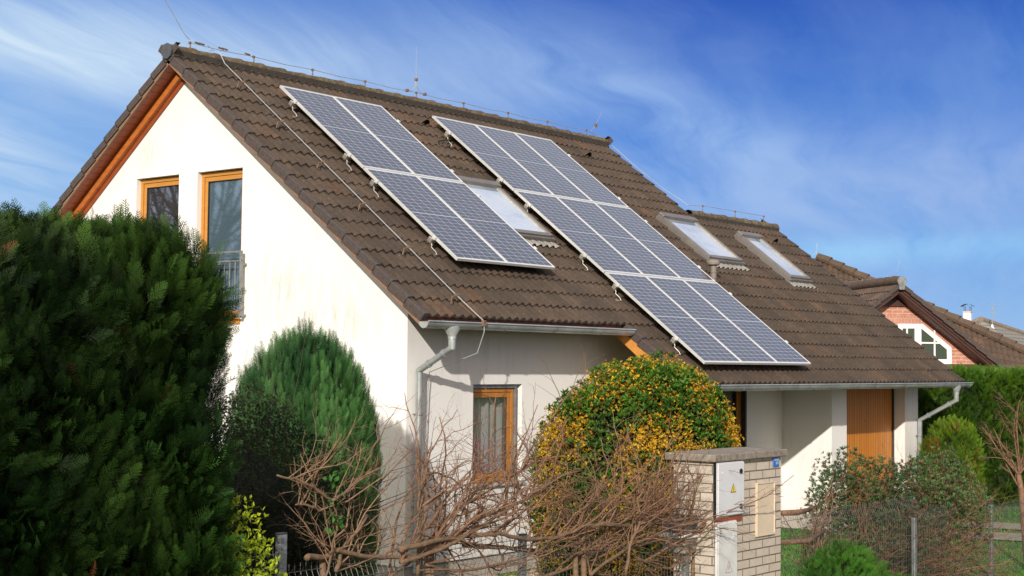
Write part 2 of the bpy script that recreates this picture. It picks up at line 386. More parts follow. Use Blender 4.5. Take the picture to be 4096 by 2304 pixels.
# wispy cirrus: stretched noise on a plane above
div = math_n(nt, 'ADD', el, .12)
pl = N(nt, 'ShaderNodeCombineXYZ'); L(nt, math_n(nt, 'DIVIDE', sx.outputs[0], div), pl.inputs[0]); L(nt, math_n(nt, 'DIVIDE', sx.outputs[1], div), pl.inputs[1])
mp = mapping(nt, pl.outputs[0], (.55, .95, 1), (.9, .3, 0), (0, 0, math.radians(-32)))
warp = N(nt, 'ShaderNodeTexNoise'); warp.inputs['Scale'].default_value = .9; warp.inputs['Detail'].default_value = 4; L(nt, mp, warp.inputs['Vector'])
vm = N(nt, 'ShaderNodeVectorMath', operation='MULTIPLY_ADD'); L(nt, warp.outputs['Color'], vm.inputs[0]); vm.inputs[1].default_value = (.7, .7, 0); L(nt, mp, vm.inputs[2])
c1 = noise_n(nt, .85, 9, .56, vm.outputs[0]); c2 = noise_n(nt, 3.2, 8, .62, mapping(nt, vm.outputs[0], (.35, 1.5, 1)))
cl = ramp(nt, math_n(nt, 'ADD', math_n(nt, 'MULTIPLY', c1, .76), math_n(nt, 'MULTIPLY', c2, .24)), [(.47, (0, 0, 0)), (.57, (.10, .10, .10)), (.72, (.5, .5, .5))])
clc = mixc(nt, side.outputs[0], g3(202, 222, 242), g3(150, 172, 222))
clc = mixc(nt, ramp(nt, el, [(.0, (0, 0, 0)), (.2, (.35, .35, .35))]), clc, g3(168, 186, 228))
body = mixc(nt, cl, body, clc)
streak = ramp(nt, noise_n(nt, 2.2, 9, .6, mapping(nt, vm.outputs[0], (.25, 2.2, 1), (3, 1, 0))), [(.52, (0, 0, 0)), (.75, (.5, .5, .5))])
body = mixc(nt, math_n(nt, 'MULTIPLY', streak, .3), body, g3(160, 190, 232))
# higher up the cirrus thickens to a pale veil
veil = ramp(nt, el, [(.30, (0, 0, 0)), (.46, (.75, .75, .75)), (1.0, (.8, .8, .8))])
body = mixc(nt, veil, body, (.66, .71, .79))
# behind the viewpoint the unseen sky is made bright and warm to lift shade
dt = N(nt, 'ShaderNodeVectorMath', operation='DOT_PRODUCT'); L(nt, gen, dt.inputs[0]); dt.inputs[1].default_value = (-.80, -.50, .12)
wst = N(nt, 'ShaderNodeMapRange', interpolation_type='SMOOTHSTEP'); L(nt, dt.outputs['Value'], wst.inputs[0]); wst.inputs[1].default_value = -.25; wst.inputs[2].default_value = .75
warm_fill = mixc(nt, ramp(nt, c1, [(.35, (0, 0, 0)), (.65, (1, 1, 1))]), (.90, .79, .68), (1.45, 1.24, 1.04))
body = mixc(nt, wst.outputs[0], body, warm_fill)
# painted sky is in display units; Nishita adds its physical share
# cloud banks: (right, up) direction, half length, half height, tilt, strength
rgt = hz.outputs['Value']
for (a0, e0, la, le, tilt_, st_, colr_) in ((-.25, .200, .19, .034, -.10, 1.7, g3(205, 226, 244)), (-.36, .125, .09, .04, -.1, .9, g3(200, 220, 242)), (-.02, .20, .20, .035, .05, .40, g3(170, 196, 238)),
        (.10, .165, .14, .026, -.42, .7, g3(170, 202, 242)), (.26, .120, .19, .045, .10, .95, g3(158, 184, 230)), (.05, .12, .12, .03, -.1, .45, g3(168, 198, 240)), (.22, .075, .16, .010, .03, 1.0, g3(150, 202, 244)), (.32, .20, .10, .05, .3, .45, g3(110, 150, 215)), (.28, .05, .14, .02, 0, .35, g3(165, 190, 236))):
    da = math_n(nt, 'SUBTRACT', rgt, a0); de = math_n(nt, 'SUBTRACT', sx.outputs[2], e0)
    de = math_n(nt, 'SUBTRACT', de, math_n(nt, 'MULTIPLY', da, tilt_))
    q_ = math_n(nt, 'ADD', math_n(nt, 'POWER', math_n(nt, 'DIVIDE', da, la), 2.0), math_n(nt, 'POWER', math_n(nt, 'DIVIDE', de, le), 2.0))
    gss = math_n(nt, 'POWER', 2.718, math_n(nt, 'MULTIPLY', q_, -1.0))
    tex = ramp(nt, c2 if la < .16 else math_n(nt, 'ADD', math_n(nt, 'MULTIPLY', c1, .5), math_n(nt, 'MULTIPLY', c2, .5)), [(.34, (.15, .15, .15)), (.62, (1, 1, 1))])
    body = mixc(nt, math_n(nt, 'MULTIPLY', math_n(nt, 'MULTIPLY', gss, st_), tex), body, colr_)
skyt = mixc(nt, 1.0, sky.outputs[0], (.10, .10, .10), 'MULTIPLY')
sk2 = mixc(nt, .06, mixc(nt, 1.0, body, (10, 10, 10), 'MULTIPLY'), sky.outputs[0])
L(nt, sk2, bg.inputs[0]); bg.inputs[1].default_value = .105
scene.view_settings.view_transform = 'Standard'; scene.view_settings.look = 'None'; scene.view_settings.exposure = 0; scene.view_settings.gamma = 1
try:
    scene.cycles.use_denoising = True; scene.cycles.denoiser = 'OPENIMAGEDENOISE'; scene.cycles.denoising_input_passes = 'RGB_ALBEDO_NORMAL'; scene.cycles.denoising_prefilter = 'NONE'; scene.cycles.max_bounces = 6; scene.cycles.diffuse_bounces = 3; scene.cycles.transparent_max_bounces = 8
except Exception: pass

# ------------------------------------------------------------------ ground
g = MB()
gx = np.linspace(-1, 1, 61); 
def gpos(t): return math.copysign(abs(t)**2.2*600, t)
n_ = len(gx); vs = []
for a in gx:
    for b in gx:
        x, y = gpos(a), gpos(b); vs.append((x, y, 0.0))
g.add(vs, [(i*n_+j, (i+1)*n_+j, (i+1)*n_+j+1, i*n_+j+1) for i in range(n_-1) for j in range(n_-1)])
gr = g.build('ground', M_grass); tag(gr, kind='structure')
road = MB(); road.quad((-60, -26, .004), (60, -26, .004), (60, -13.2, .004), (-60, -13.2, .004))
tag(road.build('road', simple('asphalt', (.05, .05, .052), .9, 0, .3, 20, .3)), kind='structure')
pave = MB(); pave.box((-60, -13.2, 0), (60, -11.6, .12)); tag(pave.build('pavement', M_path), kind='structure')

# ------------------------------------------------------------------ house
Z0 = 6.75; TH = 0.656003; C_, S_ = math.cos(TH), math.sin(TH)
RY, = (0.725,)
def RP(x, d, off, side=1):                  # point on the roof: x along ridge, d down slope, off above panel plane
    y = -d*C_ - off*S_; z = -d*S_ + off*C_
    if side < 0: y = 2*RY - y
    return np.array((x, y, z+Z0))
def topz(y, off):                          # height of the roof build-up over y
    yy = y if y <= RY else 2*RY-y
    return (off + S_*yy)/C_ + Z0
house = empty('house', (3, 0, 0), 'white plastered house with steep brown tiled roof and golden wood window frames', 'house')
XW, YW = -1.09, -3.57; YL = 2*RY-YW; ZB = .27
XR, XG = 9.14, 8.8
# tiles
TW, GA = .30235, .334
def wave(t): return .046*max(0.0, .5-.5*math.cos(2*PI*t))**.8
D_EDGES = [.04+GA*k for k in range(-2, 21)]      # lower edges
TBASE = -.215
def tile_color():
    v = random.gauss(1, .09); r = random.random()
    c = [v, v, v]
    if r < .05: c = [v*1.35, v*1.12, v*.95]
    elif r < .12: c = [v*.8, v*.82, v*.85]
    return tuple(c)
def tiles(rows, P, base=TBASE, tw=TW, ga=GA, xs=None, nsub=12, mb=None, dmin=None):
    """rows: list of (d_lower, i0, i1, xoff). P(x,d,off)"""
    mb = mb or MB()
    for (dl, i0, i1) in rows:
        for i in range(i0, i1):
            x0 = xs+i*tw; du = dl-ga-.03; du = max(du, dmin(i)) if dmin else du; col = tile_color()
            ofs = random.gauss(0, .0022); dj = random.gauss(0, .003); tilt = random.gauss(0, .002)
            # darker towards the eave, mossier low down
            k = 1-.16*max(0, (dl-2.5)/4); col = (col[0]*k, col[1]*k, col[2]*(k+.02))
            vs = []
            for j in range(nsub+1):
                t = j/nsub; h = wave(2*t % 1.0 if j < nsub else 0.0); x = x0+t*tw
                if j == nsub: h = 0.004
                lo = base+.030+h+ofs+tilt*t; hi = base+.002+h+ofs
                vs += [P(x, du, hi), P(x, dl+dj, lo), P(x, dl+dj+.002, lo-.020-.6*h)]
            fs = []
            for j in range(nsub):
                a = j*3; fs += [(a, a+1, a+4, a+3), (a+1, a+2, a+5, a+4)]
            mb.add(vs, fs, col)
    return mb
NC_MAIN = 35
rows = []
for dl in D_EDGES:
    i0 = 0; i1 = 35
    if dl > 1.7: i1 = 46
    if dl > 5.45: i0 = 14
    rows.append((dl, i0, i1))
X_V = -1.44
tl = tiles(rows, lambda x, d, o: RP(x, d, o, 1), xs=X_V, dmin=lambda i: -.79 if i < 35 else 1.66)
o = tl.build('roof_slope', M_tile, house); setshade(o, 50)
rows_b = [(dl, 0, 35) for dl in D_EDGES if dl < 5.45]
rows_b = [(dl, 0, 35) for dl in D_EDGES if dl < 5.45]
o = tiles(rows_b, lambda x, d, o: RP(x, d, o, -1), xs=X_V, nsub=8, dmin=lambda i: -.79).build('roof_slope', M_tile, house); setshade(o, 50)
# verge tiles (flat flanged edge pieces)
def verge(mb, x, rows, side=1, sgn=1, h0=.062):
    for dl in rows:
        du = dl-GA-.01; j = random.gauss(0, .002)
        a = TBASE+h0+j; b = TBASE+h0-.026+j
        w_ = .085*sgn
        P = lambda xx, d, o_: RP(xx, d, o_, side)
        vs = [P(x, du, b), P(x, dl, a), P(x+w_, dl, a+.003), P(x+w_, du, b+.003), P(x, du, b-.115), P(x, dl, a-.115), P(x+w_, dl, a-.05), P(x+w_, du, b-.05),
              P(x-.012*sgn, du, b-.115), P(x-.012*sgn, dl, a-.115), P(x-.012*sgn, dl, a-.01), P(x-.012*sgn, du, b-.01)]
        mb.add(vs, [(0, 3, 2, 1), (1, 2, 6, 5), (8, 9, 10, 11), (0, 1, 10, 11), (5, 9, 10, 1), (4, 5, 9, 8)])
def vrow(*a):
    m = MB(); verge(m, *a); m.build('verge_tile_row', M_verge, house)
vrow(X_V, [d for d in D_EDGES if d < 5.45]); vrow(X_V, [d for d in D_EDGES if d < 5.45], -1)
vrow(X_V+14*TW, [d for d in D_EDGES if d > 5.45])
vrow(XR, [d for d in D_EDGES if d < 1.7], 1, -1); vrow(XR, [d for d in D_EDGES if d < 1.7], -1, -1)
vrow(X_V+46*TW-.10, [d for d in D_EDGES if d > 1.7], 1, -1)
# lower wing far slope
YR2 = RP(0, 1.65, 0)[1]; 
def RP2(x, d, off):
    p = RP(x, d, off); return np.array((p[0], 2*(-1.22)-p[1], p[2]))
o = tiles([(dl, 35, 46) for dl in D_EDGES if 1.7 < dl < 5], RP2, xs=X_V, nsub=8, dmin=lambda i: 1.66).build('roof_slope', M_tile, house); setshade(o, 50)
# ridge tiles
def ridge(x0, x1, y, z, name='ridge_cap', direction=1):
    mb = MB(); Ln = .42; n = int(round((x1-x0)/Ln)); Ln = (x1-x0)/n; K = 10
    for i in range(n):
        a = x0+i*Ln; prof = [(q_, w_*.80) for q_, w_ in ((0, .118), (.06, .120), (.10, .114), (Ln*.55, .118), (Ln-.07, .124), (Ln-.02, .134), (Ln+.05, .130), (Ln+.055, .118))]
        jz = random.gauss(0, .004); v = random.gauss(1, .12); cv = (v, v, v*.95); vs = []
        if i == n-1: prof = [p for p in prof if p[0] <= Ln+.02]
        for (dx, r) in prof:
            for k in range(K+1):
                an = PI*(-.12+1.24*k/K); vs.append((a+dx, y+r*1.08*math.cos(an), z+jz-.03+r*math.sin(an)))
        m = K+1
        mb.add(vs, [(q*m+k, q*m+k+1, (q+1)*m+k+1, (q+1)*m+k) for q in range(len(prof)-1) for k in range(K)], cv)
    return mb
ZR = topz(RY, -.15)
o = ridge(X_V-.03, XR+.02, RY, ZR).build('ridge_cap', M_ridge, house); setshade(o, 40)
ZR2 = topz(-1.22, -.15)-.05
o = ridge(XR-.02, X_V+46*TW, -1.22, ZR2+.03).build('ridge_cap', M_ridge, house); setshade(o, 40)
# ridge end disc
mb = MB(); mb.cyl((X_V-.045, RY, ZR-.035), (X_V-.02, RY, ZR-.035), .115, 9); mb.cyl((X_V-.052, RY, ZR-.01), (X_V-.04, RY, ZR-.01), .008, 8)
mb.build('ridge_end_disc', M_plate, house, bevel=.004)
# mortar fill below ridge
mb = MB(); mb.box((X_V, RY-.12, ZR-.16), (XR, RY+.12, ZR-.02)); mb.box((XR, -1.22-.12, ZR2-.14), (X_V+46*TW-.04, -1.22+.12, ZR2+.0)); mb.build('ridge_bedding', simple('dark_mortar', (.045, .036, .028), .9), house)
# roof deck (closes the roof underneath)
def slab(mb, x0, x1, d0, d1, o0, o1, side=1, fn=RP):
    P = [fn(x, d, o) if fn is RP2 else RP(x, d, o, side) for o in (o0, o1) for (x, d) in ((x0, d0), (x1, d0), (x1, d1), (x0, d1))]
    mb.add(P, [(0, 1, 2, 3), (7, 6, 5, 4), (0, 4, 5, 1), (1, 5, 6, 2), (2, 6, 7, 3), (3, 7, 4, 0)])
DR = -.914; DR = -(RY+.15*S_)/C_ if False else -.81
mb = MB(); slab(mb, X_V+.04, XR-.04, DR, 5.33, -.262, -.245); slab(mb, X_V+.04, XR-.04, DR, 5.33, -.262, -.245, -1)
slab(mb, X_V+14*TW+.04, XR-.04, 5.331, 6.66, -.262, -.245); slab(mb, XR-.039, X_V+46*TW-.06, 1.66, 6.66, -.262, -.245)
slab(mb, XR-.039, X_V+46*TW-.06, 1.66, 5, -.262, -.245, fn=RP2)
mb.build('roof_deck', M_rafter, house)
# bargeboards: front gable both sides
mb = MB(); slab(mb, X_V+.012, X_V+.04, DR+.02, 5.40, -.325, -.266); mb.build('bargeboard', M_barge, house)
mb = MB(); slab(mb, X_V+.012, X_V+.04, DR+.02, 5.40, -.318, -.266, -1); mb.build('bargeboard', M_barge, house)
# soffit planks
for sd in (1, -1):
    mb = MB(); d = DR+.05; 
    while d < 5.35:
        slab(mb, X_V+.045, XW+.05, d, d+.128, -.285, -.267, sd); d += .134
    mb.build('soffit', M_soffit, house)
    mb = MB(); slab(mb, XW-.10, XW-.03, DR+.05, 5.35, (-.395 if sd < 0 else -.37), -.287, sd); mb.build('gable_rafter', M_beam, house)
    mb = MB(); slab(mb, XW-.029, XW-.004, DR+.05, 5.35, (-.45 if sd < 0 else -.375), -.287, sd); mb.build('wall_trim', M_soffit, house)
# lower verge board (stained orange) at the step of the eaves
XS = X_V+14*TW
mb = MB(); slab(mb, XS+.012, XS+.05, 4.9, 6.72, -.42, -.266); mb.build('bargeboard', M_barge2, house, label='orange stained bargeboard at the step in the eaves')
mb = MB(); slab(mb, XS+.05, XS+.45, 4.9, 6.68, -.30, -.267); mb.build('soffit', M_beam, house)
# eaves soffit boards + rafter tails
mb = MB(); slab(mb, XW, XS, 4.3, 5.33, -.285, -.266); slab(mb, XS+.45, 12.2, 4.4, 6.66, -.285, -.266); mb.build('soffit', M_rafter, house)
mb = MB(); mb.box((X_V+.05, -4.10, Z0-3.582), (XS+.01, -4.08, Z0-3.42)); mb.box((XS+.06, -5.16, Z0-4.342), (12.4, -5.14, Z0-4.24)); mb.build_each('eaves_light_stop', M_rafter, house)  # boards added behind the gutters to stop sun leaking through the eaves gap
def rafter(x, dend):
    mb = MB(); wv = .055
    pts = [RP(x-wv, 4.35, -.287), RP(x-wv, dend, -.287), RP(x-wv, dend, -.33), RP(x-wv, dend-.10, -.43), RP(x-wv, 4.35, -.43)]
    mb.prism(pts, (2*wv, 0, 0)); return mb.build('rafter_tail', M_rafter, house)
for x in (-.30, .73, 1.76): rafter(x, 5.30)
for x in (2.95, 3.9, 4.9, 5.97, 7.03, 8.1, 9.2, 10.25, 11.3, 12.1): rafter(x, 6.62)

# walls ---------------------------------------------------------------
OFFW = -.36
def gable_strip(mb, x, y0, y1, z0=None, z1=None, off=OFFW, ridge_y=RY):
    pts = [(x, y0, z0 if z0 is not None else ZB), (x, y1, z0 if z0 is not None else ZB)]
    if z1 is not None: pts += [(x, y1, z1), (x, y0, z1)]
    else:
        pts.append((x, y1, topz(y1, off)))
        if y0 < ridge_y < y1: pts.append((x, ridge_y, topz(ridge_y, off)))
        pts.append((x, y0, topz(y0, off)))
    mb.poly(pts[::-1])
def reveal(mb, axis, c, a0, a1, z0, z1, depth):
    # four reveal faces going inward by depth
    def P(a, z, q): return (c+q, a, z) if axis == 'X' else (a, c+q, z)
    for (A, B) in (((a0, z0), (a0, z1)), ((a0, z1), (a1, z1)), ((a1, z1), (a1, z0)), ((a1, z0), (a0, z0))):
        mb.quad(P(*A, 0), P(*B, 0), P(*B, depth), P(*A, depth))
ZD = Z0
w1 = (.875, 1.845, 2.85+.9, ZD-1.349)       # small window y0,y1,z0,z1
w1 = (.875, 1.845, 4.05, ZD-1.349)
dr = (-.48, .473, ZD-3.44, ZD-1.352)
mb = MB()
gable_strip(mb, XW, YW, dr[0]); gable_strip(mb, XW, dr[0], dr[1], z1=dr[2]); gable_strip(mb, XW, dr[0], dr[1], z0=dr[3])
gable_strip(mb, XW, dr[1], w1[0]); gable_strip(mb, XW, w1[0], w1[1], z1=w1[2]); gable_strip(mb, XW, w1[0], w1[1], z0=w1[3]); gable_strip(mb, XW, w1[1], YL)
reveal(mb, 'X', XW, *w1[:2], w1[2], w1[3], .14); reveal(mb, 'X', XW, *dr[:2], dr[2], dr[3], .14)
mb.build('gable_wall', M_wall, house)
# eaves wall with window and door opening
ew = (.172, 1.255, ZD-5.55, ZD-4.282)       # x0,x1,z0,z1 (opening incl. hidden right edge)
ew = (.172, 1.19, ZD-5.56, ZD-4.262)
pd = (5.9, 7.20, ZD-6.45, ZD-4.15)
XP = 8.43; XE = 11.956; YP = -4.5
zt = topz(YW, OFFW+.09)
def fr(mb, x0, x1, z0, z1, y=YW): mb.quad((x0, y, z0), (x1, y, z0), (x1, y, z1), (x0, y, z1))
mb = MB()
fr(mb, XW, ew[0], ZB, zt); fr(mb, ew[0], ew[1], ZB, ew[2]); fr(mb, ew[0], ew[1], ew[3], zt); fr(mb, ew[1], pd[0], ZB, zt); fr(mb, pd[0], pd[1], pd[3], zt); fr(mb, pd[1], XP, ZB, zt)
reveal(mb, 'Y', YW, ew[0], ew[1], ew[2], ew[3], .13); reveal(mb, 'Y', YW, pd[0], pd[1], pd[2], pd[3], .14)
mb.build('eaves_wall', M_wall, house)
# garage/store block under the deep eaves
zp = topz(YP, -.29)
mb = MB()
mb.poly([(XP, YP, ZB), (XP, YP, zp), (XP, YW, topz(YW, -.29)), (XP, YW, ZB)])
fr(mb, XP, 8.99, ZB, zp, YP); fr(mb, 11.376, XE, ZB, zp, YP)
YD = -4.262
mb.quad((8.99, YP, ZB), (8.99, YD, ZB), (8.99, YD, topz(YD, -.29)), (8.99, YP, zp))
mb.quad((11.376, YD, ZB), (11.376, YP, ZB), (11.376, YP, zp), (11.376, YD, topz(YD, -.29)))
mb.poly([(XE, YP, ZB), (XE, 2.0, ZB), (XE, 2.0, topz(-4.4, -.29)), (XE, -1.22, topz(-1.22, -.29)), (XE, YP, zp)])
mb.build('porch_wall', M_wall, house)
mb = MB(); mb.box((8.99, YD, .05), (11.376, YD+.05, topz(YD, -.30))); mb.build('plank_cladding', M_plank, house)
mb = MB(); mb.box((11.33, YD-.03, .05), (11.375, YD-.002, topz(YD, -.31))); mb.build('cladding_edge_strip', M_darkmetal, house)
# hidden walls
mb = MB()
mb.poly([(XG, YW, ZB), (XG, YL, ZB), (XG, YL, topz(YL, -.29)), (XG, RY, topz(RY, -.29)), (XG, YW, topz(YW, -.29))])
mb.quad((XW, YL, ZB), (XG, YL, ZB), (XG, YL, topz(YL, -.29)), (XW, YL, topz(YL, -.29)))
mb.quad((XG, 2.0, ZB), (XE, 2.0, ZB), (XE, 2.0, topz(-4.4, -.29)), (XG, 2.0, topz(-4.4, -.29)))
mb.build('rear_wall', M_wall, house)
mb = MB()
mb.box((XW+.035, YW+.035, -.05), (XG, YL-.03, ZB+.02)); mb.box((XP+.03, YP+.03, -.05), (XE-.03, YW+.03, ZB+.018)); mb.build('plinth', M_plinth, house)
mb = MB(); mb.box((XW+.15, YW+.9, .3), (XG-.1, YL-.1, 3.1)); mb.build('dark_room', M_dark, house)

# gable windows --------------------------------------------------------
def win_x(y0, y1, z0, z1, xf, mat, glass, name='window', outer=.055, inner=.06):
    fr_ = MB(); xo = xf
    def rail(a0, a1, b0, b1, x0, x1, m): m.box((x0, a0, b0), (x1, a1, b1))
    t = outer
    rail(y0, y1, z1-t, z1, xo, xo+.06, fr_); rail(y0, y1, z0, z0+t, xo, xo+.06, fr_)
    rail(y0, y0+t, z0+t, z1-t, xo, xo+.06, fr_); rail(y1-t, y1, z0+t, z1-t, xo, xo+.06, fr_)
    wnd = fr_.build(name, mat, house, bevel=.004)
    a0, a1, b0, b1 = y0+t+.004, y1-t-.004, z0+t+.004, z1-t-.004; s = MB(); q = inner; x0, x1 = xo+.014, xo+.07
    rail(a0, a1, b1-q, b1, x0, x1, s); rail(a0, a1, b0, b0+q, x0, x1, s); rail(a0, a0+q, b0+q, b1-q, x0, x1, s); rail(a1-q, a1, b0+q, b1-q, x0, x1, s)
    s.build('sash', mat, wnd, bevel=.004)
    p = MB(); p.quad((x0+.03, a0+q, b0+q), (x0+.03, a1-q, b0+q), (x0+.03, a1-q, b1-q), (x0+.03, a0+q, b1-q)); p.build('pane', glass, wnd)
    b = MB(); e = .008
    rail(a0+q, a1-q, b1-q-e, b1-q, x0+.004, x0+.029, b); rail(a1-q-e, a1-q, b0+q, b1-q-e, x0+.004, x0+.029, b); b.build_each('glazing_seal', M_black, wnd)
    return wnd
win_x(w1[0], w1[1], w1[2], w1[3]-.012, XW+.08, M_frame, M_glass)
wd = win_x(dr[0], dr[1], dr[2]+.02, dr[3]-.012, XW+.08, M_frame, M_glassb, 'balcony_door')
mb = MB(); mb.box((XW+.055, dr[0]+.02, dr[2]+.78), (XW+.08, dr[0]+.05, dr[2]+.86)); mb.build('hinge', M_darkmetal, wd)
mb = MB(); mb.box((XW-.03, dr[0]-.01, dr[2]-.045), (XW+.14, dr[1]+.01, dr[2]+.015)); mb.build('door_sill', M_frame, house)
mb = MB(); mb.box((XW-.03, w1[0]-.02, w1[2]-.03), (XW+.14, w1[1]+.02, w1[2]+.012)); mb.build('window_sill', M_white, house)
# french balcony rail
bal = MB(); xb = XW-.10; ya, yb = dr[0]-.13, dr[1]+.13; z0b, z1b = dr[2]+.03, ZD-2.50
bal.box((xb-.02, ya, z1b-.03), (xb+.02, yb, z1b)); bal.box((xb-.012, ya, z1b-.15), (xb+.012, yb, z1b-.125)); bal.box((xb-.012, ya, z0b), (xb+.012, yb, z0b+.03))
for y in (ya, yb-.03): bal.box((xb-.02, y, z0b), (xb+.02, y+.03, z1b-.03)); bal.box((xb, y+.003, z0b+.02), (XW+.0, y+.027, z0b+.05)); bal.box((xb, y+.003, z1b-.2), (XW, y+.027, z1b-.17))
bo = bal.build('balcony_railing', M_galv, house, bevel=.003)
bb = MB(); y = ya+.13
while y < yb-.06: bb.cyl((xb, y, z0b+.03), (xb, y, z1b-.126), .0065, 8); y += .11
bb.build_each('railing_bar', M_galv, bo)

# eaves window ---------------------------------------------------------
def win_y(x0, x1, z0, z1, yf, mat, glass, name='window', t=.05, q=.065):
    m = MB(); m.box((x0, yf, z1-t), (x1, yf+.06, z1)); m.box((x0, yf, z0), (x1, yf+.06, z0+t)); m.box((x0, yf, z0+t), (x0+t, yf+.06, z1-t)); m.box((x1-t, yf, z0+t), (x1, yf+.06, z1-t))
    wnd = m.build(name, mat, house, bevel=.004); a0, a1, b0, b1 = x0+t+.004, x1-t-.004, z0+t+.004, z1-t-.004; y = yf+.012
    s = MB(); s.box((a0, y, b1-q), (a1, y+.06, b1)); s.box((a0, y, b0), (a1, y+.06, b0+q)); s.box((a0, y, b0+q), (a0+q, y+.06, b1-q)); s.box((a1-q, y, b0+q), (a1, y+.06, b1-q)); s.build('sash', mat, wnd, bevel=.004)
    p = MB(); p.quad((a0+q, y+.03, b0+q), (a1-q, y+.03, b0+q), (a1-q, y+.03, b1-q), (a0+q, y+.03, b1-q)); p.build('pane', glass, wnd)
    e = MB(); e.box((a1-q-.012, y+.005, b0+q), (a1-q, y+.028, b1-q)); e.build('glazing_seal', M_darkmetal, wnd)
    return wnd
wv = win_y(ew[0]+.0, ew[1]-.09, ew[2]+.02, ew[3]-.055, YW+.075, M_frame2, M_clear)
mb = MB(); mb.box((ew[0], YW+.045, ew[3]-.05), (ew[1]-.06, YW+.10, ew[3]-.004)); mb.box((ew[1]-.085, YW+.04, ew[2]+.02), (ew[1]-.06, YW+.10, ew[3]-.052)); mb.build('shutter_rail', M_galv, house)
mb = MB(); mb.box((ew[0]-.03, YW-.05, ew[2]-.035), (ew[1]+.03, YW+.12, ew[2]+.012)); mb.build('window_sill', M_plinth, house, bevel=.005)
# room behind window: box, curtain folds, flowers
mb = MB(); xa, xb_, ya, yb, za, zb = -.1, 1.7, YW+.16, YW+.85, ew[2]-.1, ew[3]+.1
mb.quad((xa, yb, za), (xb_, yb, za), (xb_, yb, zb), (xa, yb, zb)); mb.quad((xa, ya, za), (xb_, ya, za), (xb_, yb, za), (xa, yb, za)); mb.quad((xa, ya, zb), (xb_, ya, zb), (xb_, yb, zb), (xa, yb, zb))
mb.quad((xa, ya, za), (xa, yb, za), (xa, yb, zb), (xa, ya, zb)); mb.quad((xb_, ya, za), (xb_, yb, za), (xb_, yb, zb), (xb_, ya, zb)); mb.build('window_room', simple('room_wall', (.6, .54, .48), .9), house)
cu = MB(); nn = 90; vs = []
for i in range(nn+1):
    t = i/nn; x = ew[0]-.05+t*1.15; y = YW+.22+.028*math.sin(t*47)+.014*math.sin(t*19+1)
    vs += [(x, y, ew[2]), (x, y, ew[3])]
cu.add(vs, [(2*i, 2*i+2, 2*i+3, 2*i+1) for i in range(nn)])
def netmat():
    m, nt, b, o = newmat('sheer_curtain'); b.inputs['Base Color'].default_value = (.85, .83, .80, 1); b.inputs['Roughness'].default_value = 1
    t = N(nt, 'ShaderNodeBsdfTransparent'); mx = N(nt, 'ShaderNodeMixShader'); mx.inputs[0].default_value = .28
    L(nt, b.outputs[0], mx.inputs[1]); L(nt, t.outputs[0], mx.inputs[2]); L(nt, mx.outputs[0], o.inputs[0]); return m
cu.build('curtain', netmat(), house, smooth=True)
mb = MB(); mb.box((.70, YW+.30, ew[2]), (.86, YW+.34, ew[2]+.62)); mb.box((.2, YW+.32, ew[2]), (.62, YW+.36, ew[2]+.5)); mb.build('chair_back', M_bluegrey, house)
fl = empty('flower_pot', (.36, YW+.17, ew[2]), 'pink flowers in a pot on the inner sill behind the small ground-floor window', 'flowers')
mb = MB()
for i in range(60):
    c = np.array((.36+random.gauss(0, .045), YW+.165+random.gauss(0, .02), ew[2]+.42+random.gauss(0, .045)))
    if random.random() < .25: c += np.array((.17, 0, -.2))
    a = random.random()*6; u = np.array((math.cos(a), .3*random.gauss(0, 1), math.sin(a)))*.028; v = np.array((-math.sin(a), .3*random.gauss(0, 1), math.cos(a)))*.022
    mb.quad(c-u, c-v, c+u, c+v)
mb.build('petals', M_pink, fl, label='cluster of pink petals')
mb = MB(); mb.lathe((.36, YW+.18, ew[2]+.02), [(.04, 0), (.055, .1), (.06, .12), (.05, .12)]); mb.build('pot', M_stone, fl)
mb = MB()
for i in range(7): mb.tube([(.36, YW+.17, ew[2]+.12), (.36+random.gauss(0, .03), YW+.17, ew[2]+.3), (.36+random.gauss(0, .05), YW+.165, ew[2]+.42)], .004, 5)
mb.build('stems', simple('stem_green', (.05, .12, .03), .7), fl)
# terrace door beside the porch
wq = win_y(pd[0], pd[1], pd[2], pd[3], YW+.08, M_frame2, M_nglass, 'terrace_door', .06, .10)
mb = MB(); mb.box((pd[1]-.05, YW-.006, pd[2]), (pd[1]-.001, YW+.075, pd[3])); mb.build('shutter_rail', M_darkmetal, house)

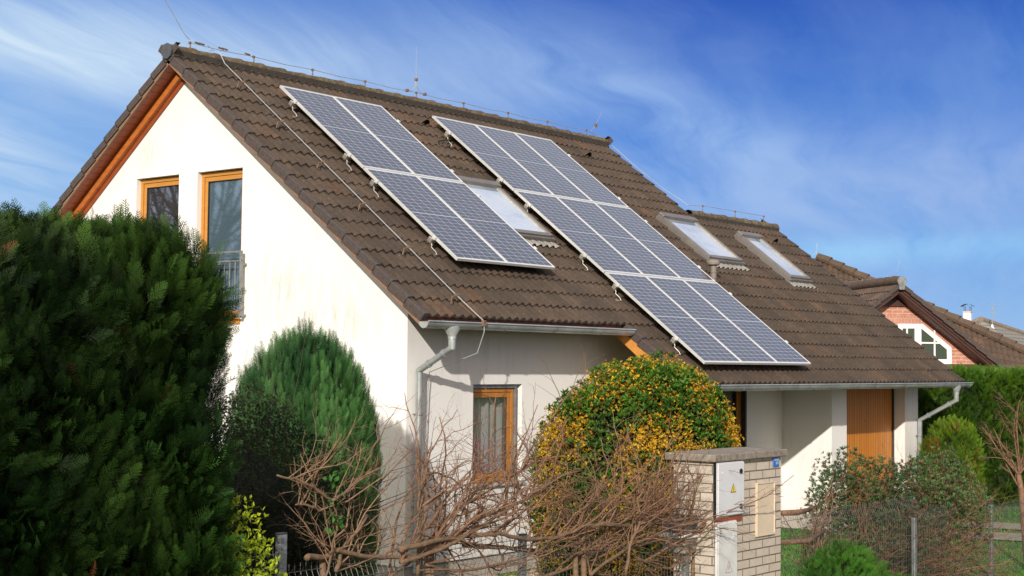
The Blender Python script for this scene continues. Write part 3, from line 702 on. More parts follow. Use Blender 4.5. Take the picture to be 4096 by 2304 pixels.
# roof windows ---------------------------------------------------------
def roof_window(x0, x1, d0, d1, top=-.065):
    m = MB(); b0 = TBASE+.02; t = .06
    slab(m, x0, x0+t, d0+.13, d1, b0, top); slab(m, x1-t, x1, d0+.13, d1, b0, top); slab(m, x0+t, x1-t, d1-.085, d1, b0, top-.012)
    f = m.build('roof_window', M_skyframe, house, bevel=.006)
    m = MB(); slab(m, x0-.012, x1+.012, d0, d0+.13, b0, top+.03); m.build('roof_window_hood', M_skyframe, f, bevel=.015)
    m = MB(); slab(m, x0-.055, x0-.002, d0+.02, d1+.05, b0, top-.045); slab(m, x1+.002, x1+.055, d0+.02, d1+.05, b0, top-.045); slab(m, x0-.002, x1+.002, d1+.002, d1+.045, b0, top-.04); m.build('roof_window_flashing', M_skyframe, f)
    m = MB(); slab(m, x0+t, x1-t, d0+.13, d1-.085, top-.035, top-.03); m.build('pane', M_skyglass, f)
    m = MB(); slab(m, x0+t, x0+t+.018, d0+.13, d1-.085, top-.029, top-.012); slab(m, x1-t-.018, x1-t, d0+.13, d1-.085, top-.029, top-.012); m.build_each('glazing_seal', M_lead, f)
    # corrugated apron
    m = MB(); vs = []; nn = int((x1-x0+.16)/.0151); 
    for i in range(nn+1):
        x = x0-.08+i*.0151; h = wave(((x-X_V)/(TW/2)) % 1.0)
        vs += [RP(x, d1+.05, TBASE+.052+.3*h), RP(x, d1+.20, TBASE+.047+h*.9)]
    m.add(vs, [(2*i, 2*i+1, 2*i+3, 2*i+2) for i in range(nn)]); m.build('lead_apron', M_lead, f, smooth=True)
    return f
roof_window(2.03, 3.17, 1.88, 3.30)
roof_window(7.60, 8.74, 2.03, 3.36)
roof_window(9.97, 10.76, 2.30, 3.74)
# vent tiles and soil vent pipe
def vent_tile(x, d):
    m = MB(); vs = []; K = 10
    for i in range(K+1):
        t = i/K; y = -.11+.22*t; h = math.sin(PI*t)**.7*.105
        vs += [RP(x+y*.3, d-.30, TBASE+.05), RP(x+y, d, TBASE+.045+h)]
    m.add(vs, [(2*i, 2*i+1, 2*i+3, 2*i+2) for i in range(K)]); v = m.build('vent_tile', M_tile, house, smooth=True)
    m = MB(); vs = [RP(x, d-.05, TBASE+.045)]+[RP(x-.1+.2*i/K, d-.05, TBASE+.045+.9*math.sin(PI*i/K)**.7*.095) for i in range(K+1)]
    m.poly(vs); m.build('vent_opening', M_black, v)
vent_tile(3.22, .02); vent_tile(7.72, .02); vent_tile(11.48, 2.34)
mb = MB(); b = RP(6.86, 4.12, TBASE); mb.cyl(b, b+np.array((0, 0, .40)), .052, 18); mb.cyl(b+np.array((0, 0, .15)), b+np.array((0, 0, .17)), .06, 18); mb.cyl(b+np.array((0, 0, .24)), b+np.array((0, 0, .26)), .06, 18)
vp = setshade(mb.build('vent_pipe', simple('grey_brown_pipe', (.20, .165, .14), .6, 0, .2, 8), house))
mb = MB(); mb.lathe(b+np.array((0, 0, .36)), [(.075, 0), (.10, .015), (.105, .05), (.085, .085), (.04, .105), (.001, .11)]); setshade(mb.build('vent_cap', simple('grey_brown_cap', (.22, .18, .15), .6, 0, .2, 8), vp))

# gutters ---------------------------------------------------------------
def gutter(x0, x1, y, z, r, brs, lab=None):
    m = MB(); K = 10; sec = []
    for k in range(K+1):
        a = PI+PI*k/K; sec.append((y+r*math.cos(a), z+r*math.sin(a)))
    inner = [(y+(r-.004)*math.cos(2*PI-PI*k/K), z+(r-.004)*math.sin(2*PI-PI*k/K)) for k in range(K+1)]
    allp = sec+inner; n = len(allp); vs = [(x0, a, b) for a, b in allp]+[(x1, a, b) for a, b in allp]
    fs = [(k, (k+1) % n, n+(k+1) % n, n+k) for k in range(n)]; m.add(vs, fs)
    m.tube([(x0, y-r-.003, z+.004), (x1, y-r-.003, z+.004)], .011, 10)
    for xx in (x0, x1-.006): m.prism([(xx, a, b) for a, b in sec], (.006, 0, 0))
    gt = setshade(m.build('gutter', M_zinc, house), 50)
    m = MB()
    for bx in brs:
        pts = [(bx, y+(r+.004)*math.cos(PI+PI*k/K), z+(r+.004)*math.sin(PI+PI*k/K)) for k in range(K+1)]
        m.tube([(bx, y-r-.01, z+.02)]+pts+[(bx, y+r+.03, z+.03)], .0045, 6)
    m.build_each('gutter_bracket', M_galv, gt)
    return gt
GY1, GZ1 = -4.26, Z0-3.505
gutter(-1.56, 2.76, GY1, GZ1, .078, (-1.1, -.069, .94, 2.0))
GY2, GZ2 = -5.31, Z0-4.265
gutter(XS-.02, 12.40, GY2, GZ2, .078, (3.98, 5.06, 6.16, 7.25, 8.33, 9.5, 10.7, 11.98, 12.3))
def downpipe(xt, gy, gz, pl, zb, r=.045, clips=()):
    m = MB()
    # funnel
    K = 18; rings = [(.135, .07, gz-.035), (.12, .075, gz-.08), (.055, .052, gz-.155), (r+.006, r+.006, gz-.175), (r+.006, r+.006, gz-.195)]
    vs = [(xt+a*math.cos(2*PI*k/K), gy+b*math.sin(2*PI*k/K), z) for a, b, z in rings for k in range(K)]
    m.add(vs, [(i*K+k, i*K+(k+1) % K, (i+1)*K+(k+1) % K, (i+1)*K+k) for i in range(len(rings)-1) for k in range(K)])
    p0 = np.array((xt, gy, gz-.17)); p1 = np.array(pl[0]); p2 = np.array(pl[1]); p3 = np.array((p2[0], p2[1], zb))
    m.tube([p0, p1, p2, p3], r, 16)
    d = (p2-p1); d /= np.linalg.norm(d); q = p1+d*.16; m.tube([q-d*.015, q+d*.015], r+.004, 16); q = p2-d*.2; m.tube([q-d*.012, q+d*.012], r+.004, 16)
    dp = setshade(m.build('downpipe', M_zinc, house), 40)
    m = MB()
    for z in clips: m.tube([(p2[0], p2[1], z-.01), (p2[0], p2[1], z+.01)], r+.007, 16); m.box((p2[0]-.008, p2[1]+.04, z-.008), (p2[0]+.06, p2[1]+.12, z+.008))
    m.build('pipe_clip', M_galv, dp)
e1 = onY(1812, 1392, GY1); lowe = onY(1677, 1482, -3.66)
downpipe(-1.05, GY1, GZ1, [(-1.05, GY1, GZ1-.30), (lowe[0], -3.66, lowe[2])], .2, .046, (Z0-4.62, 1.0))
e2 = onY(3823, 1598, GY2); lo2 = onY(3684, 1680, -4.58)
downpipe(11.79, GY2, GZ2, [(11.79, GY2, GZ2-.31), (lo2[0]-.06, -4.585, lo2[2])], .1, .046, (Z0-5.25,))

# lightning protection ---------------------------------------------------
wires = MB(); hold = MB(); clamp = MB()
zw = Z0+.525
hx = [-1.07, .12, 1.317, 2.473, 3.695, 4.911, 6.144, 7.314, 8.552]
for x in hx:
    hold.tube([(x, RY, ZR+.07), (x+.01, RY, ZR+.12), (x, RY, zw-.01)], [.012, .008, .008], 6); clamp.box((x-.018, RY-.014, zw-.02), (x+.018, RY+.014, zw+.012))
pts = [(-1.55, RY, Z0+1.08), (-1.163, RY, Z0+.62), (-1.07, RY, zw+.04)]+[(x, RY, zw) for x in hx]
sag = []
for a, b_ in zip(pts[2:-1], pts[3:]):
    sag += [a, tuple((np.array(a)+np.array(b_))/2-np.array((0, 0, .015)))]
wires.tube(pts[:2]+sag+[pts[-1], (8.9, RY, zw-.05), (9.2, RY-.1, Z0+.33), (9.22, RY-.75, Z0-.2), (9.2, -.6, Z0-.62), (9.25, -1.15, ZR2+.2), (9.646, -1.22, ZR2+.22), (10.86, -1.22, ZR2+.22), (12.0, -1.22, ZR2+.22)], .0055, 6)
for x in (9.646, 10.86, 12.0): hold.tube([(x, -1.22, ZR2+.10), (x, -1.22, ZR2+.22)], .008, 6); clamp.box((x-.015, -1.234, ZR2+.2), (x+.015, -1.206, ZR2+.23))
wires.tube([(3.69, RY, Z0+.6), (3.69, RY, Z0+.72), (3.685, RY, Z0+1.30)], [.007, .0055, .0025], 6)
wires.tube([(3.47, RY, zw), (3.60, RY, zw+.02), (3.67, RY, zw+.1), (3.687, RY, Z0+.76)], .005, 6); wires.tube([(3.91, RY, zw), (3.78, RY, zw+.02), (3.71, RY, zw+.1), (3.693, RY, Z0+.76)], .005, 6)
for p in ((3.47, RY, zw), (3.91, RY, zw), (3.69, RY, Z0+.74)): clamp.box(tuple(np.array(p)-.022), tuple(np.array(p)+.022))
wires.tube([(8.7, RY, zw), (8.85, RY, zw+.12), (9.06, RY, zw+.42)], [.004, .003, .002], 6); clamp.box((8.83, RY-.02, zw+.10), (8.89, RY+.02, zw+.16))
for x in (-.93, -.86, -.50, -.43, .0): clamp.tube([(x-.05, RY, zw+.02-.0*x), (x+.05, RY, zw+.012)], .013, 6)
wires.tube([(-.75, RY, zw+.01), (-.62, RY, zw-.04), (-.72, RY, ZR+.10)], .0045, 6)
wires.tube([(11.3, -1.22, ZR2+.21), (11.2, -1.3, ZR2+.12)], .004, 5)
# roof down conductor with clips
dc = [(-.45, RY-.02, zw), (-.62, RY-.10, zw-.06)]+[tuple(RP(-.625, d, -.085)) for d in (-.55, .0, 1, 2, 3, 4, 5.0)]+[tuple(RP(-.6, 5.36, -.09)), (-.575, GY1-.10, GZ1+.03), (-.575, GY1-.105, GZ1-.1), (-.60, GY1-.02, GZ1-.36), (lowe[0]+.22, -3.63, lowe[2]-.02), (lowe[0]+.21, -3.62, lowe[2]-.25), (lowe[0]+.16, -3.61, 1.15), (lowe[0]+.15, -3.61, 1.0)]
wires.tube(dc, .0065, 6)
hold.tube([(lowe[0]+.15, -3.61, 1.05), (lowe[0]+.15, -3.61, .1)], .014, 8)
clamp.box((lowe[0]+.13, -3.63, 1.06), (lowe[0]+.17, -3.59, 1.10)); clamp.box((lowe[0]+.13, -3.63, 1.14), (lowe[0]+.17, -3.59, 1.18)); clamp.box((-.60, GY1-.12, GZ1-.03), (-.55, GY1-.08, GZ1+.04))
for d in (-.034, 1.016, 2.04, 3.03, 4.03, 5.06): hold.tube([tuple(RP(-.63, d, -.085)), tuple(RP(-.72, d+.02, -.10)), tuple(RP(-.78, d+.10, -.15))], .008, 5); clamp.obox(RP(-.645, d-.02, -.095), RP(-.605, d-.02, -.095)-RP(-.645, d-.02, -.095), RP(0, .04, 0)-RP(0, 0, 0), RP(0, 0, .025)-RP(0, 0, 0))
lw = wires.build('lightning_conductor', M_wire, house); hold.build_each('wire_holder', M_rusty, lw); clamp.build_each('wire_clamp', M_rusty, lw)

# ------------------------------------------------------------------ solar panels
PW, PH, TK = 1.045, 2.155, .035
def panel_proto():
    r = empty('solar_panel', (0, 0, 0), 'x', 'solar panel', 'solar panels on the roof')
    m = MB(); e = .011
    m.box((0, 0, -TK), (e, PH, 0)); m.box((PW-e, 0, -TK), (PW, PH, 0)); m.box((e, 0, -TK), (PW-e, e, 0)); m.box((e, PH-e, -TK), (PW-e, PH, 0))
    f = m.build('frame', M_alu, r)
    m = MB(); m.box((e, e, -.012), (PW-e, PH-e, -.0025)); sh = (.03, .04)
    mb2 = MB(); mb2.quad((-.019, -.029, 0), (PW-e-.03, -.029, 0), (PW-e-.03, PH-e-.04, 0), (-.019, PH-e-.04, 0))
    back = simple('white_backsheet', (.62, .63, .64), .2, 0, .02)
    mg = MB(); mg.quad((e, e, -.004), (PW-e, e, -.004), (PW-e, PH-e, -.004), (e, PH-e, -.004)); mg.build('backsheet', back, r)
    c = MB(); c.quad((0, 0, 0), (.985, 0, 0), (.985, 2.075, 0), (0, 2.075, 0)); co = c.build('cells', M_solar, r); co.location = (.03, .04, -.002)
    return r
pp = panel_proto()
cellA = .0
def place_panel(o, x, d, label):
    p = RP(x, d, 0); X_ = np.array((1, 0, 0)); Dn = RP(0, 1, 0)-RP(0, 0, 0); Nn = RP(0, 0, 1)-RP(0, 0, 0)
    # local y runs up the slope so that the frame is right handed
    o.matrix_world = Matrix(((1, -Dn[0], Nn[0], p[0]), (0, -Dn[1], Nn[1], p[1]), (0, -Dn[2], Nn[2], p[2]), (0, 0, 0, 1)))
    o['label'] = label
first = True
rowsn = ['top', 'bottom']; 
def put(x, d, lab):
    global first
    o = pp if first else copy_tree(pp); first = False
    place_panel(o, x, d+PH, lab)
GP = 1.058; HP = 2.1684
side2 = ['left', 'right']; 
for r_ in range(2):
    for c_ in range(2): put(c_*GP, r_*HP, f"solar panel, {rowsn[r_]} {side2[c_]} one of the smaller array of four nearest the front gable")
r3 = ['top', 'middle', 'bottom']; c3 = ['left', 'centre', 'right']
for r_ in range(3):
    for c_ in range(3): put(3.332+c_*GP, -.03+r_*HP, f"solar panel at the {r3[r_]} {c3[c_]} of the large array of nine")
# rails with hooks
def rail(x0, x1, d, label, grp):
    r = empty('mounting_rail', RP(x0, d, -.06), label, 'mounting rail', grp)
    m = MB(); slab(m, x0-.06, x1+.05, d-.02, d+.02, -TK-.042, -TK-.003); m.build('rail', M_steel, r, bevel=.003)
    m = MB()
    for x in (x0-.035, x1+.001): slab(m, x, x+.034, d-.03, d+.03, -TK-.002, .008)
    m.build_each('end_clamp', M_alu, r, bevel=.003)
    m = MB(); slab(m, x0-.09, x0-.062, d-.035, d+.035, -TK-.05, -TK+.02); m.build('rail_end_cap', M_steel, r, bevel=.006)
    n = max(2, int((x1-x0)/1.1)+1)
    for i in range(n):
        x = x0-.05+(x1-x0)*i/(n-1)*.97
        m = MB(); m.tube([RP(x, d+.02, -.08), RP(x, d+.055, -.105), RP(x, d+.06, -.125), RP(x-.0, d+.16, -.13), RP(x, d+.20, -.145), RP(x, d+.16, -.185), RP(x, d+.12, -.19)], .0085, 8); setshade(m.build('roof_hook', M_steel, r))
names = ['uppermost', 'second from the top', 'third from the top', 'fourth from the top', 'fifth from the top', 'lowest']
for i, d in enumerate((.44, 1.84, 2.50, 3.84)): rail(0, 2*GP, d, f"mounting rail under the smaller array of four panels, {['uppermost', 'second from the top', 'third from the top', 'lowest'][i]}", 'rails under the solar panels')
for i, d in enumerate((.476, 1.84, 2.54, 3.87, 4.62, 5.90)): rail(3.332, 3.332+3*GP, d, f"mounting rail under the large array of nine panels, {names[i]}", 'rails under the solar panels')
cb = MB(); cb.tube([RP(3.0, .62, -.13), RP(3.15, .60, -.10), RP(3.36, .55, -.09)], .014, 6); cb.tube([RP(3.0, .62, -.13), RP(2.99, .68, -.17)], .014, 6)
tag(cb.build('panel_cable', M_black), 'short dark cable tube entering the roof beside the large solar array', 'cable')

# ------------------------------------------------------------------ plants: template instancing
def leaf_template(tris):           # list of polygons (3D) -> triangles
    return np.array(tris, np.float32)
def make_spray(n=15, seed=0, width=.46, curl=.12, sub=3, thin=1.0):
    """flat cypress fan, base at origin, grows along +Y, lies in XY"""
    r = random.Random(seed); T = []
    def strip(a, b, w0, w1):
        a = np.array(a); b = np.array(b); d = b-a; p = np.array((-d[1], d[0], 0)); p = p/(np.linalg.norm(p)+1e-9)
        T.append((a-p*w0, a+p*w0, b+p*w1)); T.append((a-p*w0, b+p*w1, b-p*w1))
    W0, W1, W2 = .016*thin, .006*thin, .011*thin
    strip((0, 0, 0), (0, 1, -curl), .022*thin, .006*thin)
    for i in range(n):
        t = .10+.86*i/n; ln = width*(1-t**1.6)*(.55+.45*min(1, t*4))*r.uniform(.8, 1.15)+.05
        for s in (-1, 1):
            an = math.radians(r.uniform(36, 52)); dx, dy = s*math.sin(an), math.cos(an)
            a = np.array((0, t, -curl*t*t)); b = a+np.array((dx*ln, dy*ln, r.uniform(-.06, .04)*ln*3))
            strip(a, b, W0, W1)
            for k in range(sub):
                q = a+(b-a)*(.25+.7*k/sub); l2 = ln*.30*(1-.5*k/sub)+.015
                for s2 in (-1, 1):
                    a2 = math.atan2(dx, dy)+s2*math.radians(38); e = q+np.array((math.sin(a2)*l2, math.cos(a2)*l2, 0))
                    pr = np.array((math.cos(a2), -math.sin(a2), 0))*W2
                    T.append((q-pr, q+pr, e))
    return np.array([[np.asarray(p, np.float32) for p in t] for t in T], np.float32)
def make_leafcluster(n=5, L_=1.0, W_=.42, spread=.9, seed=1, fold=.12, stem=.0):
    r = random.Random(seed); T = []
    for i in range(n):
        a = 2*PI*i/n+r.uniform(-.4, .4); tl_ = r.uniform(.35, spread)
        d = np.array((math.cos(a)*math.sin(tl_), math.cos(tl_), math.sin(a)*math.sin(tl_))); sd = np.cross(d, np.array((0, 1, 0.01))); sd /= np.linalg.norm(sd)+1e-9
        nn2 = np.cross(sd, d); b = np.array((0, stem*r.random(), 0)); l = L_*r.uniform(.75, 1.1)
        m1 = b+d*l*.5+sd*W_*l*.5+nn2*fold*l; m2 = b+d*l*.5-sd*W_*l*.5+nn2*fold*l; tip = b+d*l-nn2*fold*l*.5; c = b+d*l*.5
        T += [(b, m1, c), (m1, tip, c), (b, c, m2), (m2, c, tip)]
    return np.array([[np.asarray(p, np.float32) for p in t] for t in T], np.float32)
def bake(name, templates, pos, ydir, up, scale, colr, mat, parent=None, extra=None, cvar=.12, label=None, grad=(.72, .38)):
    """many copies of small triangle templates -> one mesh. ydir: growth dir, up: approx normal"""
    colr = np.asarray(colr, np.float32); scale = np.asarray(scale, np.float32); up = np.asarray(up, np.float32)
    nI = len(pos); pos = np.asarray(pos, np.float32); y = np.asarray(ydir, np.float32); y /= np.linalg.norm(y, axis=1)[:, None]+1e-9
    x = np.cross(y, up); x /= np.linalg.norm(x, axis=1)[:, None]+1e-9; z = np.cross(x, y)
    which = RNG.integers(0, len(templates), nI); V = []; Cc = []
    for k, T in enumerate(templates):
        ix = np.where(which == k)[0]
        if len(ix) == 0: continue
        P = T.reshape(-1, 3)
        q = (x[ix][:, None, :]*P[None, :, 0:1]+y[ix][:, None, :]*P[None, :, 1:2]+z[ix][:, None, :]*P[None, :, 2:3])*scale[ix][:, None, None]+pos[ix][:, None, :]
        V.append(q.reshape(-1, 3))
        nt_ = len(T); tv = (1+cvar*RNG.standard_normal((len(ix), nt_, 1), dtype=np.float32)).repeat(3, axis=2).reshape(len(ix), nt_*3, 1)
        # inner part of each cluster darker
        sh = np.clip(grad[0]+grad[1]*(P[:, 1]+.5*np.abs(P[:, 0]))/max(P[:, 1].max(), 1e-6), .2, 1.3).astype(np.float32)[None, :, None]
        Cc.append((colr[ix][:, None, :]*sh*tv).reshape(-1, 3))
    V = np.concatenate(V); Cc = np.clip(np.concatenate(Cc), 0, 1)
    if extra is not None:            # extra solid geometry (verts, tris, colour)
        ev, ef, ec = extra; base = len(V); V = np.concatenate([V, ev.astype(np.float32)]); Cc = np.concatenate([Cc, ec])
    nv = len(V); ntri = (nv-(len(extra[0]) if extra is not None else 0))//3
    idx = np.arange(ntri*3, dtype=np.int32)
    if extra is not None: idx = np.concatenate([idx, (extra[1]+base).ravel().astype(np.int32)]); ntri += len(extra[1])
    me = bpy.data.meshes.new(name); me.vertices.add(nv); me.vertices.foreach_set('co', V.astype(np.float32).ravel())
    me.loops.add(len(idx)); me.loops.foreach_set('vertex_index', idx)
    me.polygons.add(ntri); me.polygons.foreach_set('loop_start', np.arange(0, ntri*3, 3, dtype=np.int32)); me.polygons.foreach_set('loop_total', np.full(ntri, 3, np.int32))
    me.update(calc_edges=True)
    ca = me.color_attributes.new('Col', 'FLOAT_COLOR', 'POINT'); ca.data.foreach_set('color', np.concatenate([Cc, np.ones((nv, 1))], 1).astype(np.float32).ravel())
    me.materials.append(mat); o = bpy.data.objects.new(name, me); COL.objects.link(o)
    if parent is not None: o.parent = parent; o.matrix_parent_inverse = parent_inv(parent)
    if label: o['label'] = label
    return o
def vnoise(p, scale, seed=0):      # cheap smooth value noise, vectorised
    q = np.asarray(p)*scale+seed*17.3; i = np.floor(q).astype(np.int64); f = q-i; f = f*f*(3-2*f)
    def h(a): 
        n = (a[:, 0]*73856093) ^ (a[:, 1]*19349663) ^ (a[:, 2]*83492791) ^ (seed*2654435761 & 0xffffffff); n = (n ^ (n >> 13))*1274126177 & 0xffffffff
        return ((n ^ (n >> 16)) & 0xffff)/65535.0
    r = 0
    for dx in (0, 1):
        for dy in (0, 1):
            for dz in (0, 1):
                wgt = (f[:, 0] if dx else 1-f[:, 0])*(f[:, 1] if dy else 1-f[:, 1])*(f[:, 2] if dz else 1-f[:, 2])
                r = r+wgt*h(i+np.array((dx, dy, dz)))
    return r
def fbm(p, s, seed=0): return (vnoise(p, s, seed)+.5*vnoise(p, s*2.1, seed+1)+.25*vnoise(p, s*4.3, seed+2))/1.75
def shell(sdf, lo, hi, n, a=-.25, b=.03, keep=None):
    out = []; tot = 0
    while tot < n:
        p = RNG.uniform(lo, hi, (n*4, 3)); d = sdf(p); m = (d > a) & (d < b)
        if keep is not None: m &= keep(p)
        p = p[m]; out.append(p); tot += len(p)
        if len(p) == 0: break
    p = np.concatenate(out)[:n]; e = .01
    nrm = np.stack([sdf(p+np.eye(3)[k]*e)-sdf(p-np.eye(3)[k]*e) for k in range(3)], 1); nrm /= np.linalg.norm(nrm, axis=1)[:, None]+1e-9
    return p, nrm, sdf(p)
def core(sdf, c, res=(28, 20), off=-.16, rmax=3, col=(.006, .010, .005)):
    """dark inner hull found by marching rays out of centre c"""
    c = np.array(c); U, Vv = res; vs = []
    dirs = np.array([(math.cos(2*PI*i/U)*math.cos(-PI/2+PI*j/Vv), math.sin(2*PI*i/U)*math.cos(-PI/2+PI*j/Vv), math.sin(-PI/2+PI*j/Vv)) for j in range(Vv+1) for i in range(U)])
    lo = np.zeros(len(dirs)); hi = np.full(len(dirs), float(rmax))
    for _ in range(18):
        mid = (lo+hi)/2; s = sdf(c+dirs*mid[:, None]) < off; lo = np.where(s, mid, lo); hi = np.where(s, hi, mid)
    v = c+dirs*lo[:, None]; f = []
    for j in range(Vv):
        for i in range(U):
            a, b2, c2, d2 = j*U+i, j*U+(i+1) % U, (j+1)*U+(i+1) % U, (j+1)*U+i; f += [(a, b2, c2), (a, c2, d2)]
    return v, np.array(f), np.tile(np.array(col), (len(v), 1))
def lerpc(a, b, t): t = np.clip(t, 0, 1)[:, None]; return np.array(a)*(1-t)+np.array(b)*t
def box_sdf(p, c, h, r, amp=.1, ns=2.0, seed=0):
    q = np.abs(p-np.array(c))-(np.array(h)-r); o_ = np.linalg.norm(np.maximum(q, 0), axis=1)+np.minimum(q.max(axis=1), 0)-r
    return o_-amp*(fbm(p, ns, seed)-.5)*2
def ell_sdf(p, c, h, amp=.08, ns=2.5, seed=0, pw=2.0):
    q = (p-np.array(c))/np.array(h); k = (np.abs(q)**pw).sum(1)**(1/pw); return (k-1)*min(h)-amp*(fbm(p, ns, seed)-.5)*2
def rnd(n, s=1.0): return RNG.normal(0, s, (n, 3))
SPR = [make_spray(12, s, .36, RNG.uniform(-.05, .30), 2, .62) for s in range(6)]
SPRS = [make_spray(9, s+10, .34, .14, 2) for s in range(3)]
PLUME = [make_spray(11, s+20, .24, .08, 2, .55) for s in range(4)]

# big dark hedge on the left ---------------------------------------------
HC = (-11.02, -8.15, 1.72); HH = (2.46, 1.05, 1.80)
hs = lambda p: box_sdf(p-np.stack([p[:, 0]*0, p[:, 0]*0, .05*np.clip(p[:, 0]+9.9, -2, 1.3)-.10], 1), HC, HH, .46, .10, 1.9, 3)-.05*(fbm(p*np.array((1, 1, .35)), 6.0, 4)-.5)*2
hedge = empty('conifer_hedge', (-10.5, -8.1, 0), 'tall dark green clipped cypress hedge filling the left foreground', 'hedge')
facing = lambda p: ((p[:, 1] < -8.35) | (p[:, 2] > 3.2) | (p[:, 0] > -8.9)) & ((p[:, 0] > -10.35) | (np.random.default_rng(5).random(len(p)) < .12)) & (p[:, 1] < -7.9) & (p[:, 2] > .1)
n = 20000
p, nr, sd = shell(hs, (-12.4, -9.4, .1), (-8.2, -7.0, 4.0), n, -.26, .03, facing)
cf = np.stack([fbm(p, 3.2, 200+k)-.5 for k in range(3)], 1)*2.6
yd = nr*.62+np.array((0, 0, .8))+rnd(n, .20)+cf; up = nr+rnd(n, .45); sc = RNG.uniform(.10, .22, n)*np.where(sd > -.06, .9, 1.2)
t = fbm(p*np.array((1, 1, .5)), 3.5, 5)*2.4-.75+RNG.normal(0, .16, n)
cc = lerpc((.009, .026, .005), (.048, .105, .016), t); bl = fbm(p, .8, 9) > .55; cc[bl] = cc[bl]*np.array((.85, 1.0, 1.05))  # albedo lowered so the leaf colours carry the shade over the hedge
topm = np.clip((p[:, 2]-3.2)/.5, 0, 1)[:, None]; cc = cc*(1-topm*.0)+topm*np.array((.035, .05, .008))  # top sprays tinted lighter, sunlit tips painted into the colour
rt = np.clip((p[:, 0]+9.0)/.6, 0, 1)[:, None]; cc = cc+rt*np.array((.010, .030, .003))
dead = RNG.random(n) < .0018; cc[dead] = (.22, .09, .035); depth = np.clip((sd+.26)/.24, .22, 1)[:, None]; cc = cc*depth  # deep sprays darkened, shade in the gaps painted into the colour
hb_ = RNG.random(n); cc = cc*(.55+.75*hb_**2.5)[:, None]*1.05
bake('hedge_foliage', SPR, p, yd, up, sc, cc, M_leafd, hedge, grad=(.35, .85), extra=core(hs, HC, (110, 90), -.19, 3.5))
st = MB()
for i in range(36):
    k = RNG.integers(0, n); q = p[k]; d = nr[k]*.5+np.array((0, 0, 1))+RNG.normal(0, .2, 3); d /= np.linalg.norm(d); l = random.uniform(.07, .16)
    st.tube([q, q+d*l*.5+RNG.normal(0, .01, 3), q+d*l], [.0035, .0028, .0015], 4)
st.build_each('hedge_twig', simple('hedge_twig', (.10, .06, .03), .8, 0, .3, 20), hedge)
mb = MB()
for x in (-11.8, -10.9, -10.0, -9.1): mb.tube([(x, -8.1, 0), (x+.05, -8.12, 1.2), (x, -8.1, 2.6)], [.07, .05, .03], 8)
mb.build_each('hedge_trunk', M_trunk, hedge)

# egg-shaped cypress in front of the gable ---------------------------------
CC = (-3.73, -4.55)
def cy_sdf(p):
    z = np.clip(p[:, 2], .0, 3.2); rr = .75*np.clip(1-np.abs((z-1.35)/1.63)**2.7, 0, 1)**.5
    rr = np.where(z < 1.35, .74*(1-.10*((1.35-z)/1.35)**2), rr)
    d = np.hypot(p[:, 0]-CC[0], p[:, 1]-CC[1])-rr; d = np.maximum(d, p[:, 2]-3.02)
    return d*.85-.055*(fbm(p*np.array((1, 1, .5)), 4.0, 11)-.5)*2
cyp = empty('cypress', (CC[0], CC[1], 0), 'egg-shaped green false cypress standing against the white gable wall', 'conifer')
n = 17000
p, nr, sd = shell(cy_sdf, (-4.7, -5.5, .05), (-2.8, -3.6, 3.2), n, -.17, .045, lambda p: (p[:, 0]+p[:, 1]*.8 < CC[0]+CC[1]*.8+.75))
yd = nr*.28+np.array((0, 0, 1.0))+rnd(n, .13); up = nr+rnd(n, .5); sc = RNG.uniform(.10, .21, n)
t = fbm(p*np.array((1, 1, .45)), 5.5, 13)*2.1-.55+RNG.normal(0, .15, n)
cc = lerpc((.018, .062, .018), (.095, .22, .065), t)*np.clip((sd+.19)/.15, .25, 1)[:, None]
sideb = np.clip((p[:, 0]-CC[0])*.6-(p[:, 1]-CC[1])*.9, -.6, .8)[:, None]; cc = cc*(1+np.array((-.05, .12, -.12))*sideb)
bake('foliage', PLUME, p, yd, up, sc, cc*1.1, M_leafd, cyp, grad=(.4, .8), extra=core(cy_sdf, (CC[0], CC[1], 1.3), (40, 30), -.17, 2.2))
mb = MB(); mb.tube([(CC[0], CC[1], 0), (CC[0], CC[1], 1.6)], [.07, .03], 8); mb.build('trunk', M_trunk, cyp)
# a few leading plumes on top
# (already part of the foliage through the shell)

